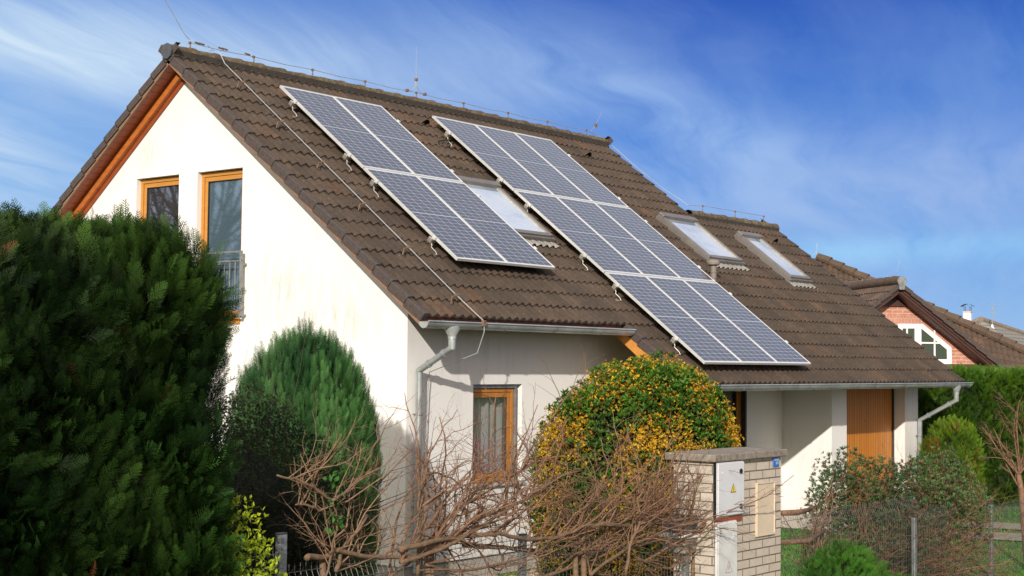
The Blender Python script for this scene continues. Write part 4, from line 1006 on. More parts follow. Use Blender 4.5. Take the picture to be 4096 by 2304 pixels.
# dark small-leaved shrub between hedge and cypress -------------------------
LEAF = [make_leafcluster(5, 1, .45, 1.2, s) for s in range(4)]
LEAF_L = [make_leafcluster(4, 1, .40, 1.0, s+30, .10) for s in range(4)]
LEAF2 = [make_leafcluster(2, 1, .55, 1.3, s+50, .08) for s in range(3)]
def branches(mb, base, n, length, r0, spread=.6, up=1.0, lev=2, seg=5, wob=.12, keep=None, tips=None, n_side=5, bias=(0, 0, 0), sides=5, taper=.3, droop=0.0):
    for i in range(n):
        d = np.array((random.gauss(0, spread), random.gauss(0, spread), up))+np.array(bias); d /= np.linalg.norm(d)
        grow(mb, np.array(base, float), d, length*random.uniform(.7, 1.1), r0, lev, seg, wob, tips, n_side, sides, taper, droop)
def grow(mb, p, d, ln, r, lev, seg=5, wob=.12, tips=None, n_side=5, sides=5, taper=.3, droop=0.0, bud=None):
    p = Vector(p); d = Vector(d); g_ = random.gauss; pts = [p]; rs = [r]; dirs = [d]
    for k in range(seg):
        d = (d+Vector((g_(0, wob), g_(0, wob), g_(0, wob)-droop*(k/seg)))).normalized(); pts.append(pts[-1]+d*(ln/seg)); rs.append(r*(1-(1-taper)*(k+1)/seg)); dirs.append(d)
    mb.tube(pts, rs, sides if r > .006 else 4, False)
    if lev > 0:
        m = n_side
        for i in range(m):
            k = min(seg-1, int(seg*(.25+.72*i/m))); q = pts[k]+(pts[k+1]-pts[k])*random.random(); s = dirs[k].cross(Vector((g_(0, 1), g_(0, 1), g_(0, 1)))).normalized()
            nd = (dirs[k]*random.uniform(.55, 1.0)+s*random.uniform(.4, .9)).normalized()
            grow(mb, q, nd, ln*random.uniform(.28, .55), rs[k]*.55, lev-1, max(3, seg-1), wob*1.2, tips, max(2, n_side-1), sides, taper, droop, bud)
    return pts
ds = empty('dark_shrub', (-5.85, -6.6, 0), 'dark small-leaved evergreen shrub in the shade between hedge and cypress', 'shrub')
sdf = lambda p: ell_sdf(p, (-5.90, -6.25, 1.18), (.86, .80, 1.26), .20, 2.4, 21)
n = 26000; p, nr, sd = shell(sdf, (-7.1, -7.5, .1), (-4.7, -5.0, 2.8), n, -.35, .05)
cc = lerpc((.010, .020, .006), (.045, .062, .014), fbm(p, 3.2, 23)*1.8-.5+RNG.normal(0, .2, n))*np.clip((p[:, 2]-.4)/1.4, .35, 1)[:, None]
bake('foliage', LEAF, p, nr*.4+np.array((.2, -.2, .6))+rnd(n, .6), nr+rnd(n, .6), RNG.uniform(.014, .028, n), cc, M_leaf, ds, extra=core(sdf, (-5.90, -6.25, 1.18), (40, 30), -.36, 2))
mb = MB(); branches(mb, (-5.95, -6.4, .1), 16, 2.3, .014, .35, 1.0, 1, 6, .07, n_side=8, bias=(.15, -.1, 0)); mb.build('branches', M_trunk, ds)

# yellow-green privet at the hedge foot --------------------------------------
pv = empty('golden_privet', (-8.2, -8.95, 0), 'bright yellow-green leafy privet bush at the foot of the dark hedge', 'bush')
sdf = lambda p: ell_sdf(p, (-8.42, -9.06, .80), (.23, .20, .87), .06, 4, 31)
n = 2600; p, nr, sd = shell(sdf, (-8.9, -9.6, .1), (-7.9, -8.6, 2.1), n, -.15, .05)
cc = lerpc((.20, .27, .008), (.52, .58, .025), fbm(p, 5, 33)*2-.5+RNG.normal(0, .2, n))*np.clip((sd+.25)/.2, .3, 1)[:, None]
bake('foliage', LEAF2, p, nr*.5+np.array((0, 0, .6))+rnd(n, .5), nr+rnd(n, .5), RNG.uniform(.032, .052, n), cc, M_leaf, pv, extra=core(sdf, (-8.42, -9.06, .80), (24, 18), -.10, 1.6, (.05, .065, .006)))
mb = MB(); branches(mb, (-8.33, -8.93, 0), 7, 1.5, .008, .08, 1.0, 1, 5, .06, n_side=4); mb.build('branches', M_bark, pv)

# yellow and green bush ---------------------------------------------------------
fb = empty('flowering_bush', (-.65, -6.7, 0), 'large rounded bush mottled with orange-yellow flowers and fresh green leaves', 'bush')
FC = (-.68, -6.72, 1.30)
sdf = lambda p: ell_sdf(p, FC, (1.12, 1.12, 1.46), .19, 2.2, 41, 2.2)
keepf = lambda p: (p[:, 0]-FC[0])*.78+(p[:, 1]-FC[1])*.62 < .55
n = 21000; p, nr, sd = shell(sdf, (-2.1, -8.2, .1), (.8, -5.3, 3.1), n, -.22, .05, keepf)
yel = fbm(p, 2.6, 43)+RNG.normal(0, .11, n)-.045*np.clip((p[:, 2]-2.4)/.4, -.6, 1); isy = (yel > .50)
isy &= ~((p[:, 2] > 2.55) & (RNG.random(n) < .35))
cg = lerpc((.022, .065, .006), (.075, .19, .014), fbm(p, 4, 45)*2-.4+RNG.normal(0, .2, n)); cy_ = lerpc((.32, .13, .008), (.82, .54, .03), RNG.random(n)*.9+.3*(fbm(p, 8, 47)-.3))
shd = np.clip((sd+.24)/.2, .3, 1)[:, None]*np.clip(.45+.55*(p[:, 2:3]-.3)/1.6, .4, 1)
gi = ~isy
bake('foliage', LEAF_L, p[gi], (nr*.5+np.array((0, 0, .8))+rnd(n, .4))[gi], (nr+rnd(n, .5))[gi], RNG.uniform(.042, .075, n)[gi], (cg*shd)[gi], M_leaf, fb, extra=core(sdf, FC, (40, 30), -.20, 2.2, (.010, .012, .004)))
p2 = np.repeat(p[isy], 3, axis=0)+RNG.normal(0, .03, (isy.sum()*3, 3)); m2 = len(p2)
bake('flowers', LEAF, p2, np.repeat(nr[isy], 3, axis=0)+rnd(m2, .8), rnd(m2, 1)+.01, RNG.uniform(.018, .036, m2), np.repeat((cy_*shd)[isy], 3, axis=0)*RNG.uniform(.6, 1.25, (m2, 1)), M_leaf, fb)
mb = MB(); branches(mb, (FC[0], FC[1], 0), 26, 2.3, .016, .42, 1.0, 1, 6, .06, n_side=5); mb.build('branches', M_bark, fb)

# far clipped hedge ---------------------------------------------------------------
def frame_at(px, d):
    c = at(px, 1454, d); return np.array((c[0], c[1], 0))
Ax = np.array((RT[0], RT[1], 0)); Ax /= np.linalg.norm(Ax); Bx = np.array((FW[0], FW[1], 0)); Bx /= np.linalg.norm(Bx)
hc = frame_at(4080, 30.4)
fh = empty('clipped_hedge', hc, 'long clipped bright green thuja hedge behind the house on the right', 'hedge')
def fh_sdf(p):
    q = p-hc; l = np.stack([q@Ax, q@Bx, q[:, 2]-1.3], 1); return box_sdf(l, (0, 0, 0), (3.9, .65, 1.33), .15, .09, 1.6, 51)
n = 26000
lo_ = np.stack([hc-4.4*Ax-1*Bx, hc+4.4*Ax-1*Bx, hc-4.4*Ax+1*Bx, hc+4.4*Ax+1*Bx]); LO = lo_.min(0); HI = lo_.max(0); LO[2] = 0; HI[2] = 2.8
p, nr, sd = shell(fh_sdf, LO, HI, n, -.16, .02, lambda p: ((p-hc)@Bx) < .3)
cc = lerpc((.032, .085, .006), (.085, .17, .008), fbm(p*np.array((1, 1, .5)), 1.6, 53)*1.9-.4+RNG.normal(0, .15, n))*np.clip((sd+.17)/.14, .3, 1)[:, None]
cc = cc*(1+.5*np.clip((p[:, 2:3]-2.2)/.4, 0, 1)); dd = fbm(p, 1.1, 57) > .80; cc[dd & (RNG.random(n) < .5)] = (.30, .12, .03)
bake('hedge_foliage', SPRS, p, nr*.6+np.array((0, 0, .7))+rnd(n, .35), nr+rnd(n, .5), RNG.uniform(.12, .22, n), cc, M_leaf, fh, extra=core(fh_sdf, hc+np.array((0, 0, 1.3)), (90, 50), -.15, 6, (.012, .022, .004)))
# globe bush ---------------------------------------------------------------------
gc = at(3808, 1790, 27.0); gbz = gc[2]
gb = empty('globe_bush', (gc[0], gc[1], 0), 'round bright lime green clipped bush in front of the far hedge', 'bush')
sdf = lambda p: ell_sdf(p, (gc[0], gc[1], .92), (.49, .49, .86), .05, 3, 61, 2.6)
n = 5500; p, nr, sd = shell(sdf, (gc[0]-.7, gc[1]-.7, .05), (gc[0]+.7, gc[1]+.7, 2), n, -.12, .02)
cc = lerpc((.06, .13, .006), (.16, .27, .012), fbm(p, 4, 63)*1.8-.4+RNG.normal(0, .15, n)); rb = (fbm(p, 3, 67) > .66); cc[rb] = cc[rb]*.4+np.array((.14, .06, .01))
bake('foliage', SPRS, p, nr*.6+np.array((0, 0, .8))+rnd(n, .3), nr+rnd(n, .5), RNG.uniform(.07, .14, n), cc, M_leaf, gb, extra=core(sdf, (gc[0], gc[1], .92), (24, 16), -.10, 1.4, (.02, .03, .005)))
mb = MB(); mb.tube([(gc[0], gc[1], 0), (gc[0], gc[1], .6)], [.04, .03], 8); mb.build('trunk', M_trunk, gb)

# greyish evergreen shrub behind the right fence ------------------------------------
LONG = [make_leafcluster(9, 1, .24, 1.25, s+70, .05) for s in range(4)]
es = empty('evergreen_shrub', (3.2, -8.0, 0), 'sprawling grey-green evergreen shrub with bare brown twigs behind the fence', 'shrub')
def es_sdf(p):
    a = ell_sdf(p, (2.62, -7.75, .95), (.66, .60, .66), .22, 1.8, 71); b_ = ell_sdf(p, (3.75, -8.2, .78), (1.05, .60, .78), .20, 1.8, 73); return np.minimum(a, b_)
n = 9500; p, nr, sd = shell(es_sdf, (1.6, -9.1, .1), (5.2, -6.9, 1.95), n, -.42, .10)
kp = fbm(p, 2.6, 79)+.42*(p[:, 2]-.85) > .42; kp |= RNG.random(n) < .16; kp &= (p[:, 0] < 4.1) | (RNG.random(n) < .45); p, nr, sd = p[kp], nr[kp], sd[kp]; n = len(p)
cc = lerpc((.045, .080, .024), (.155, .215, .075), fbm(p, 2.5, 75)*1.8-.4+RNG.normal(0, .2, n)); gq = RNG.random(n) < .08; cc[gq] = (.03, .16, .04); gq = RNG.random(n) < .16; cc[gq] = (.17, .085, .045)
bake('foliage', LONG, p, nr*.5+np.array((0, 0, .8))+rnd(n, .35), nr+rnd(n, .5), RNG.uniform(.038, .066, n), cc, M_leaf, es)
mb = MB()
for (bx, by) in ((2.6, -7.8), (3.1, -8.0), (3.6, -8.2), (4.1, -8.2)): branches(mb, (bx, by, .02), 17, 1.5, .012, .75, .7, 2, 6, .18, n_side=7, bias=(.1, -.05, 0))
mb.build('branches', M_twig, es)
# juniper in front of the fence -----------------------------------------------------------
jn = empty('juniper', (-1.2, -9.55, 0), 'low spreading fresh green juniper in front of the fence beside the brick pier', 'juniper')
sdf = lambda p: np.minimum(ell_sdf(p, (-1.35, -9.5, .42), (.42, .40, .55), .14, 2.6, 81), ell_sdf(p, (-.75, -9.75, .22), (.55, .45, .42), .12, 2.6, 83))
n = 9500; p, nr, sd = shell(sdf, (-2.0, -10.4, .02), (.1, -8.95, 1.15), n, -.22, .04)
cc = lerpc((.010, .040, .005), (.050, .15, .012), fbm(p, 5, 85)*2.1-.5+RNG.normal(0, .15, n))*np.clip((sd+.25)/.2, .3, 1)[:, None]
bake('foliage', SPR, p, nr*.5+np.array((.6, 0, .35))+rnd(n, .25), nr+rnd(n, .4), RNG.uniform(.06, .12, n), cc, M_leafd, jn, extra=core(sdf, (-1.3, -9.5, .4), (24, 16), -.15, 1.4))
mb = MB(); branches(mb, (-1.2, -9.5, 0), 8, .6, .014, .5, .7, 1, 4); mb.build('branches', M_bark, jn)
# small yellow-leaved shrub seen through right fence
ys = empty('yellow_leaved_shrub', (1.9, -7.3, 0), 'small sparse shrub with yellow leaves seen through the right fence', 'shrub')
yc = at(3400, 2105, 18.6)
n = 420; p = np.array((yc[0], yc[1], 0))+np.stack([RNG.normal(0, .22, n), RNG.normal(0, .2, n), RNG.uniform(.25, .98, n)], 1)
bake('foliage', LEAF, p, rnd(n, 1)+np.array((0, 0, .5)), rnd(n, 1), RNG.uniform(.03, .05, n), lerpc((.16, .17, .01), (.38, .34, .02), RNG.random(n)), M_leaf, ys)
mb = MB(); branches(mb, (yc[0], yc[1], 0), 12, .9, .007, .28, 1, 1, 5); mb.build('branches', M_bark, ys)

# ------------------------------------------------------------------ fence
FA = np.array((-7.954, -8.843)); FD = np.array((.99985, .01745))
def fpt(x): t = x-FA[0]; return np.array((x, FA[1]+t*FD[1]/FD[0]))
posts = [(-10.49, 1.66, 'hedge'), (-7.954, 1.66, 'a'), (-5.414, 1.44, 'b'), (-2.99, 1.40, 'c'), (-1.57, 1.32, 'd'), (2.2, 1.0, 'e'), (4.74, .98, 'f'), (7.28, .90, 'g')]
plabels = ['fence post hidden inside the left end of the dark hedge', 'galvanised square fence post nearest the dark hedge, taller than the wire beside it', 'grey fence post standing before the white eaves wall, left of the flowering bush', 'fence post left of the brick pier, tangled in bare twigs', 'thin fence post tight against the right side of the brick pier', 'fence post inside the grey-green evergreen shrub', 'far fence post at the right end of the evergreen shrub', 'last fence post of the garden fence, farthest right']
for (x, h, k), lb in zip(posts, plabels):
    y = fpt(x)[1]; r = empty('fence_post', (x, y, 0), lb, 'fence post', 'posts of the wire garden fence')
    s = .032 if k != 'd' else .018
    m = MB(); m.box((x-s, y-.022, 0), (x+s, y+.022, h)); m.build('post', M_galv, r, bevel=.004)
    m = MB(); m.box((x-s-.002, y-.024, h+.001), (x+s+.002, y+.024, h+.010)); m.build('post_cap', M_darkmetal, r, bevel=.003)
def fence_panel(x0, x1, top, label, y=None):
    r = empty('wire_fence', (x0, fpt(x0)[1], 0), label, 'wire fence', 'wire panels of the garden fence')
    m = MB(); L_ = x1-x0; n = int(L_/.05); yy = lambda x: fpt(x)[1]-.028
    bot = .05; v1 = top-.03
    def prof(x):       # vertical wire with V folds
        y = yy(x); pts = [(x, y, bot)]
        for zc in (top-.14, top-.95):
            pass
        return [(x, y, bot), (x, y, top-1.08), (x, y-.025, top-1.03), (x, y, top-.98), (x, y, top-.225), (x, y-.04, top-.14), (x, y, top-.055), (x, y, top)]
    for i in range(n+1):
        x = x0+L_*i/n; m.tube(prof(x), .0017, 4, False)
    m.build('vertical_wires', M_fwire, r)
    m = MB()
    for z, dy in ((top-.225, 0), (top-.14, -.04), (top-.055, 0), (top-.5, 0), (top-.74, 0), (top-.98, 0), (top-1.03, -.025), (top-1.08, 0), (bot+.05, 0)):
        if z > bot: m.tube([(x0, yy(x0)+dy-.004, z), (x1, yy(x1)+dy-.004, z)], .0026, 4, False)
    m.build('horizontal_wires', M_fwire, r)
fence_panel(-10.45, -8.0, 1.60, 'raised wire fence panel between the hedge and the first post')
fence_panel(-7.91, -5.45, 1.47, 'wire fence panel in front of the cypress and the house corner')
fence_panel(-5.37, -3.03, 1.37, 'wire fence panel behind the bare vine left of the pier')
fence_panel(-1.54, 2.16, 1.27, 'wire fence panel just right of the brick pier')
fence_panel(2.24, 4.70, 1.10, 'wire fence panel mostly hidden by the evergreen shrub')
fence_panel(4.78, 7.24, .98, 'wire fence panel at the right edge with lawn behind')

# ------------------------------------------------------------------ brick pier with cabinets
px0, px1, py0, py1 = -2.896, -1.655, -8.995, -8.57
zc0, zc1 = 1.915, 1.972
pier = empty('brick_pier', (-2.28, -8.78, 0), 'pale sand-lime brick pier with concrete cap and meter cabinets', 'pier')
pb = MB(); pb.box((px0, py0, -.1), (px1, py1, zc0-.02)); po = pb.build('brickwork', M_limebrick, pier)
m = MB(); m.box((px0-.06, py0-.05, zc0-.018), (px1+.05, py1+.06, zc0+.05)); m.build('cap_slab', M_conc, pier, bevel=.012)
def pq(px, py): q = onY(px, py, py0); return q[0], q[2]
_a = onY(2861, 1852, py0-.045); _b = onY(2979, 2057, py0-.045); cz1, cx1, cz0 = _a[2], _b[0], _b[2]
cx0 = max(_a[0], px0-.004)
m = MB(); m.box((px0+.012, py0-.012, cz0-.06), (cx1+.01, py0-.002, cz1+.055)); m.build('lintel_backing', M_red, pier)
m = MB(); m.box((cx0+.0, py0-.032, cz0), (cx1, py0-.013, cz1)); cab = m.build('upper_cabinet', M_cab, pier, bevel=.012)
m = MB(); m.box((cx0+.010, py0-.045, cz0+.010), (cx1-.006, py0-.0325, cz1-.010)); m.build('cabinet_door', M_cab, cab, bevel=.01)
m = MB(); m.box((cx0-.010, py0-.030, cz0-.01), (cx0-.001, py0-.002, cz1+.0)); m.build('hinge_side', M_black, cab)
for z in (cz1-.095, cz0+.08):
    m = MB(); m.cyl((cx1-.075, py0-.0455, z), (cx1-.075, py0-.054, z), .024, 18); m.build('cabinet_lock', M_black, cab)
# warning triangle
def tri_sign(xc, zc, s, y, mat, par, name='warning_sign'):
    m = MB(); m.prism([(xc-s, y, zc-.6*s), (xc+s, y, zc-.6*s), (xc, y, zc+1.1*s)], (0, .002, 0)); o = m.build(name, M_black, par)
    s2 = s*.84; m = MB(); m.prism([(xc-s2, y-.0015, zc-.56*s2), (xc+s2, y-.0015, zc-.56*s2), (xc, y-.0015, zc+1.1*s2)], (0, .001, 0)); m.build('sign_face', mat, o)
    m = MB(); k = s*.9; b = [(.10, .62), (-.16, .10), (-.02, .12), (-.10, -.38), (.17, .20), (.03, .18), (.16, .60)]
    m.prism([(xc+a*k, y-.003, zc+c*k) for a, c in b][::-1], (0, .001, 0)); m.build('lightning_bolt', M_black, o); return o
tri_sign((cx0+cx1)/2+.03, (cz0+cz1)/2-.005, .046, py0-.0485, M_yellow, cab)
m = MB(); m.box((cx0+.06, py0-.0465, cz1-.10), (cx0+.095, py0-.0455, cz1-.086)); m.build('maker_label', M_white, cab)
lx1 = onY(2951, 2200, py0-.035)[0]; lz1 = min(onY(2900, 2075, py0-.035)[2], cz0-.045)
m = MB(); m.box((cx0+.012, py0-.028, .1), (lx1, py0-.002, lz1-.0)); lc = m.build('lower_cabinet', M_cab2, pier, bevel=.01)
m = MB(); m.box((cx0+.024, py0-.038, .12), (lx1-.012, py0-.0285, lz1-.015)); m.build('cabinet_door', M_cab2, lc, bevel=.006)
m = MB(); m.cyl((lx1-.075, py0-.0385, lz1-.14), (lx1-.075, py0-.044, lz1-.14), .02, 16); m.build('cabinet_lock', M_cab, lc)
# outline triangle with red bolt
m = MB(); xc, zc, s = (cx0+lx1)/2+.02, lz1-.42, .06; y_ = py0-.0405
T = [(xc-s, zc-.6*s), (xc+s, zc-.6*s), (xc, zc+1.1*s)]
for a, b in zip(T, T[1:]+T[:1]): m.tube([(a[0], y_, a[1]), (b[0], y_, b[1])], .0018, 4)
m.build('warning_outline', M_conc, lc)
m = MB(); m.prism([(xc+a*s*.8, y_-.001, zc+c*s*.8) for a, c in [(.10, .62), (-.16, .10), (-.02, .12), (-.10, -.38), (.17, .20), (.03, .18), (.16, .60)]][::-1], (0, .001, 0)); m.build('lightning_bolt', M_red, lc)
m = MB()
for i in range(4): m.box((cx0+.05, py0-.0395, lz1-.06-i*.022), (cx0+.075, py0-.0385, lz1-.047-i*.022))
m.build_each('label_line', M_galv, lc)
gx0, gz1 = pq(3020, 1932); gx1, gz0 = pq(3092, 2135)
m = MB(); t = .014
for a, b in (((gx0, gz1-t), (gx1, gz1)), ((gx0, gz0), (gx1, gz0+t)), ((gx0, gz0+t), (gx0+t, gz1-t)), ((gx1-t, gz0+t), (gx1, gz1-t))): m.box((a[0], py0-.026, a[1]), (b[0], py0-.001, b[1]))
gd = m.build('cream_cabinet', M_gasdoor, pier, bevel=.003)
m = MB(); m.box((gx0+t, py0-.018, gz0+t), (gx1-t, py0-.001, gz1-t)); m.build('cabinet_door', M_gasdoor, gd, bevel=.003)
hx0, hz1 = pq(3089.5, 1824); hx1, hz0 = pq(3113, 1866)
npl = MB(); npl.box((hx0, py0-.012, hz0), (hx1, py0-.002, hz1)); npo = npl.build('house_number_plate', M_blue, None, bevel=.006)
tag(npo, 'small blue enamel plate with pale characters at the top right of the brick pier', 'sign')
m = MB(); W_ = hx1-hx0; Hh = hz1-hz0
def blk(a0, a1, b0, b1): m.box((hx0+a0*W_, py0-.0135, hz0+b0*Hh), (hx0+a1*W_, py0-.0125, hz0+b1*Hh))
blk(.40, .80, .835, .865)
for (a, b) in ((.20, .42), (.50, .72), (.76, .92)): blk(a, b, .56, .59); blk(a, b, .76, .79); blk(a, a+.07, .59, .76); blk(b-.07, b, .59, .76); blk(a+.07, b-.07, .665, .69)
blk(.42, .80, .24, .275); blk(.42, .80, .44, .475); blk(.42, .50, .275, .44); blk(.72, .80, .275, .44); blk(.50, .72, .345, .37)
m.build('characters', M_paleblue, npo)
# dark fixing on right side of pier
m = MB(); m.box((px1+.001, -8.85, 1.62), (px1+.04, -8.80, 1.66)); m.tube([(px1+.012, -8.83, 1.62), (px1+.012, -8.83, 1.28)], .006, 6); m.build('side_fixing', M_darkmetal, pier)
# letterbox on the left face
lb_ = onX(2722, 2120, px0-.12)
mbx = empty('letterbox', lb_, 'dark letterbox with a white rim and lock on the left face of the brick pier', 'letterbox')
lx, ly, lz = px0-.002, lb_[1], lb_[2]
m = MB(); K = 10; pts = [(lx, ly-.11, lz-.02), (lx-.22, ly-.11, lz-.02)]+[(lx-.22+.10*(1-math.cos(PI/2*k/K)), ly-.11, lz-.02+.12*math.sin(PI/2*k/K)) for k in range(1, K+1)]+[(lx, ly-.11, lz+.13)]
m.prism(pts, (0, .26, 0)); m.build('lid', M_plate, mbx, bevel=.006)
m = MB(); m.box((lx-.235, ly-.125, lz-.065), (lx, ly+.165, lz-.022)); m.build('white_rim', M_white, mbx, bevel=.012)
m = MB(); m.box((lx-.20, ly-.10, lz-.20), (lx, ly+.14, lz-.067)); m.build('box_body', M_conc, mbx, bevel=.01)
m = MB(); m.cyl((lx-.236, ly+.02, lz-.03), (lx-.246, ly+.02, lz-.03), .018, 14); m.build('lock', M_steel, mbx)

# ------------------------------------------------------------------ bare climbing vine along the fence
def fy(px, py, off=0.0):       # point over the fence line
    q = onY(px, py, -8.86+off); return q
def limb(mb, pts, r0, r1, off=-.05):
    P = [fy(a, b, off+random.gauss(0, .015)) for a, b in pts]
    # catmull-rom smoothing
    Q = []
    for i in range(len(P)-1):
        p0 = P[max(i-1, 0)]; p1 = P[i]; p2 = P[i+1]; p3 = P[min(i+2, len(P)-1)]
        for t in np.linspace(0, 1, 5)[:-1]:
            Q.append(.5*((2*p1)+(-p0+p2)*t+(2*p0-5*p1+4*p2-p3)*t*t+(-p0+3*p1-3*p2+p3)*t**3))
    Q.append(P[-1]); Q = [q+RNG.normal(0, .004, 3) for q in Q]
    mb.tube(Q, list(np.linspace(r0, r1, len(Q))), 8); return Q
def shoots(mb, Q, n, ang, spread, ln, r, lev=2, ydir=.22, side=4, wob=.15):
    for i in range(n):
        q = Q[random.randrange(len(Q))]; a = math.radians(random.gauss(ang, spread)); d = np.array((math.cos(a), random.gauss(0, ydir), math.sin(a))); d /= np.linalg.norm(d)
        if q[0]+d[0]*ln > -2.7 and random.random() < .8: continue
        grow(mb, q, d, ln*random.uniform(.55, 1.15), r*random.uniform(.6, 1.1), lev, 7, wob, None, side, 6, .35)
def buds(mb, n=0): pass
vines = [
 ('bare vine with upright pruned shoots in front of the dark shrub and cypress',
  [[(1225, 2230), (1290, 2229), (1353, 2203), (1435, 2222), (1560, 2232), (1674, 2218)], [(1300, 2310), (1320, 2240), (1335, 2150), (1350, 2090), (1330, 2010)], [(1345, 2290), (1370, 2200), (1440, 2110), (1470, 2060)], [(1330, 2010), (1270, 1960), (1200, 1925), (1110, 1905)], [(1290, 2045), (1230, 2020), (1180, 2020)], [(1330, 2000), (1390, 1960), (1450, 1900)]],
  [(9, 85, 35, .60, .0065), (8, 140, 25, .40, .005), (16, 35, 25, .65, .007), (10, 20, 20, .5, .006)], M_twig2),
 ('bare tangled vine sprawling before the white eaves wall and small window',
  [[(1600, 2200), (1722, 2167), (1845, 2146), (1940, 2137), (2013, 2140), (2116, 2156), (2233, 2146), (2330, 2110)], [(1709, 2208), (1790, 2167), (1870, 2100), (2000, 2040), (2120, 1985), (2200, 1930)], [(1853, 2181), (1953, 2186), (2089, 2197), (2300, 2219)], [(1670, 2300), (1680, 2180), (1700, 2110), (1672, 2010), (1700, 1900)], [(1600, 2250), (1760, 2200), (1900, 2120), (2060, 2020), (2180, 1960)], [(1700, 2260), (1850, 2285), (2060, 2240), (2200, 2180)], [(1560, 2310), (1650, 2240), (1720, 2165), (1800, 2060), (1960, 1960), (2090, 1880)]],
  [(48, 35, 15, .95, .0105), (38, 50, 30, .60, .008), (34, 12, 18, .75, .009), (6, 110, 25, .40, .006)], M_twig),
 ('dense bare vine tangle draped over the fence in front of the flowering bush',
  [[(2233, 2146), (2330, 2115), (2409, 2097), (2490, 2102), (2572, 2102), (2612, 2088), (2700, 2080), (2775, 2072)], [(2300, 2219), (2400, 2205), (2455, 2193), (2545, 2230), (2650, 2273), (2708, 2262)], [(2770, 2310), (2778, 2200), (2785, 2130), (2765, 2050), (2790, 1970)], [(2300, 2290), (2400, 2230), (2430, 2100), (2460, 2020)], [(2150, 2310), (2300, 2265), (2420, 2180), (2560, 2080), (2690, 2010)], [(2500, 2300), (2530, 2160), (2560, 2080), (2550, 1990)], [(2360, 2300), (2500, 2200), (2640, 2160), (2760, 2130), (2850, 2080)]],
  [(54, 32, 18, .95, .011), (34, 60, 35, .62, .008), (36, 8, 20, .75, .009), (22, 120, 30, .50, .006)], M_twig),
]
for (lb, limbs, sh, mt) in vines:
    q0 = fy(*limbs[1][0]); v = empty('bare_vine', (q0[0], q0[1], 0), lb, 'climbing plant', 'bare vines on the wire fence')
    mb = MB(); Qs = []
    for k, l in enumerate(limbs):
        r0 = (random.uniform(.019, .026) if k in (0, 2) else random.uniform(.011, .017))*(.7 if 'upright' in lb and k else 1)
        Qs += limb(mb, l, r0, r0*.6, random.choice((-.10, -.05, .06)))
    # stems to the ground
    for a in (limbs[0][1], limbs[1][0]):
        g_ = fy(*a); mb.tube([g_, (g_[0]+.05, g_[1], g_[2]*.5), (g_[0], g_[1]+.02, 0)], [.022, .026, .03], 8)
    mb.build('stems', M_bark, v, smooth=True)
    mb = MB()
    for (n, ang, sp, ln, r) in sh: shoots(mb, Qs, n, ang, sp, ln, r)
    mb.build('twigs', mt, v, smooth=True)
# a few fresh leaves in the left vine
lfn = 26; lp = np.array([fy(random.gauss(1345, 28), random.uniform(1880, 2140), -.08) for _ in range(lfn)])
vl = empty('ivy_sprig', (lp[0][0], lp[0][1], 0), 'few fresh green ivy leaves caught in the left vine', 'ivy')
bake('leaves', LEAF2, lp, rnd(lfn, 1), rnd(lfn, 1), RNG.uniform(.05, .08, lfn), lerpc((.03, .10, .015), (.07, .20, .03), RNG.random(lfn)), M_leaf, vl)

# bare shrub right of pier, and bare tree at right edge ------------------------------------
bs = empty('bare_shrub', (.6, -8.2, 0), 'bare reddish shrub just right of the brick pier behind the fence', 'shrub')
c0 = at(3290, 2190, 16.4); mb = MB()
for i in range(11):
    a = math.radians(random.uniform(25, 150)); d = np.array((math.cos(a)*.9, random.gauss(0, .25), math.sin(a))); d /= np.linalg.norm(d)
    grow(mb, np.array((c0[0]+random.gauss(0, .16), c0[1], .25+random.random()*.5)), d, random.uniform(.7, 1.15), .012, 2, 7, .14, None, 5, 5)
mb.tube([at(3130, 2052, 15.6), at(3190, 2050, 15.9), at(3240, 2038, 16.1)], [.030, .032, .022], 8)
mb.tube([at(3130, 2170, 15.6), at(3230, 2165, 16.0), at(3300, 2120, 16.3)], [.026, .028, .018], 8); mb.tube([(c0[0], c0[1], 0), (c0[0], c0[1], .6)], [.03, .02], 8)
mb.build('branches', M_twig, bs, smooth=True)
bt = empty('bare_tree', at(4090, 1454, 20.5)*np.array((1, 1, 0)), 'small bare reddish tree at the right edge in front of the far hedge', 'tree')
tb = at(4105, 1454, 20.5); tb[2] = 0; mb = MB()
P = [tb, at(4092, 2050, 20.5), at(4085, 1960, 20.5), at(4075, 1900, 20.5)]; P = [np.array(q) for q in P]
mb.tube(P, [.05, .045, .04, .035], 8); mb.build('trunk', M_twig, bt, smooth=True)
mb = MB()
for (px, py) in ((3960, 1760), (3930, 1720), (4040, 1700), (4100, 1640), (4085, 1620), (4150, 1660), (3990, 1850), (4180, 1750), (4060, 1650)):
    q = at(px, py, 20.5+random.gauss(0, .25)); s0 = P[3] if py < 1800 else P[2]; d = q-s0; l = np.linalg.norm(d); grow(mb, s0, d/l, l*1.05, .016, 3, 6, .09, None, 5, 5)
mb.build('branches', M_twig, bt, smooth=True)

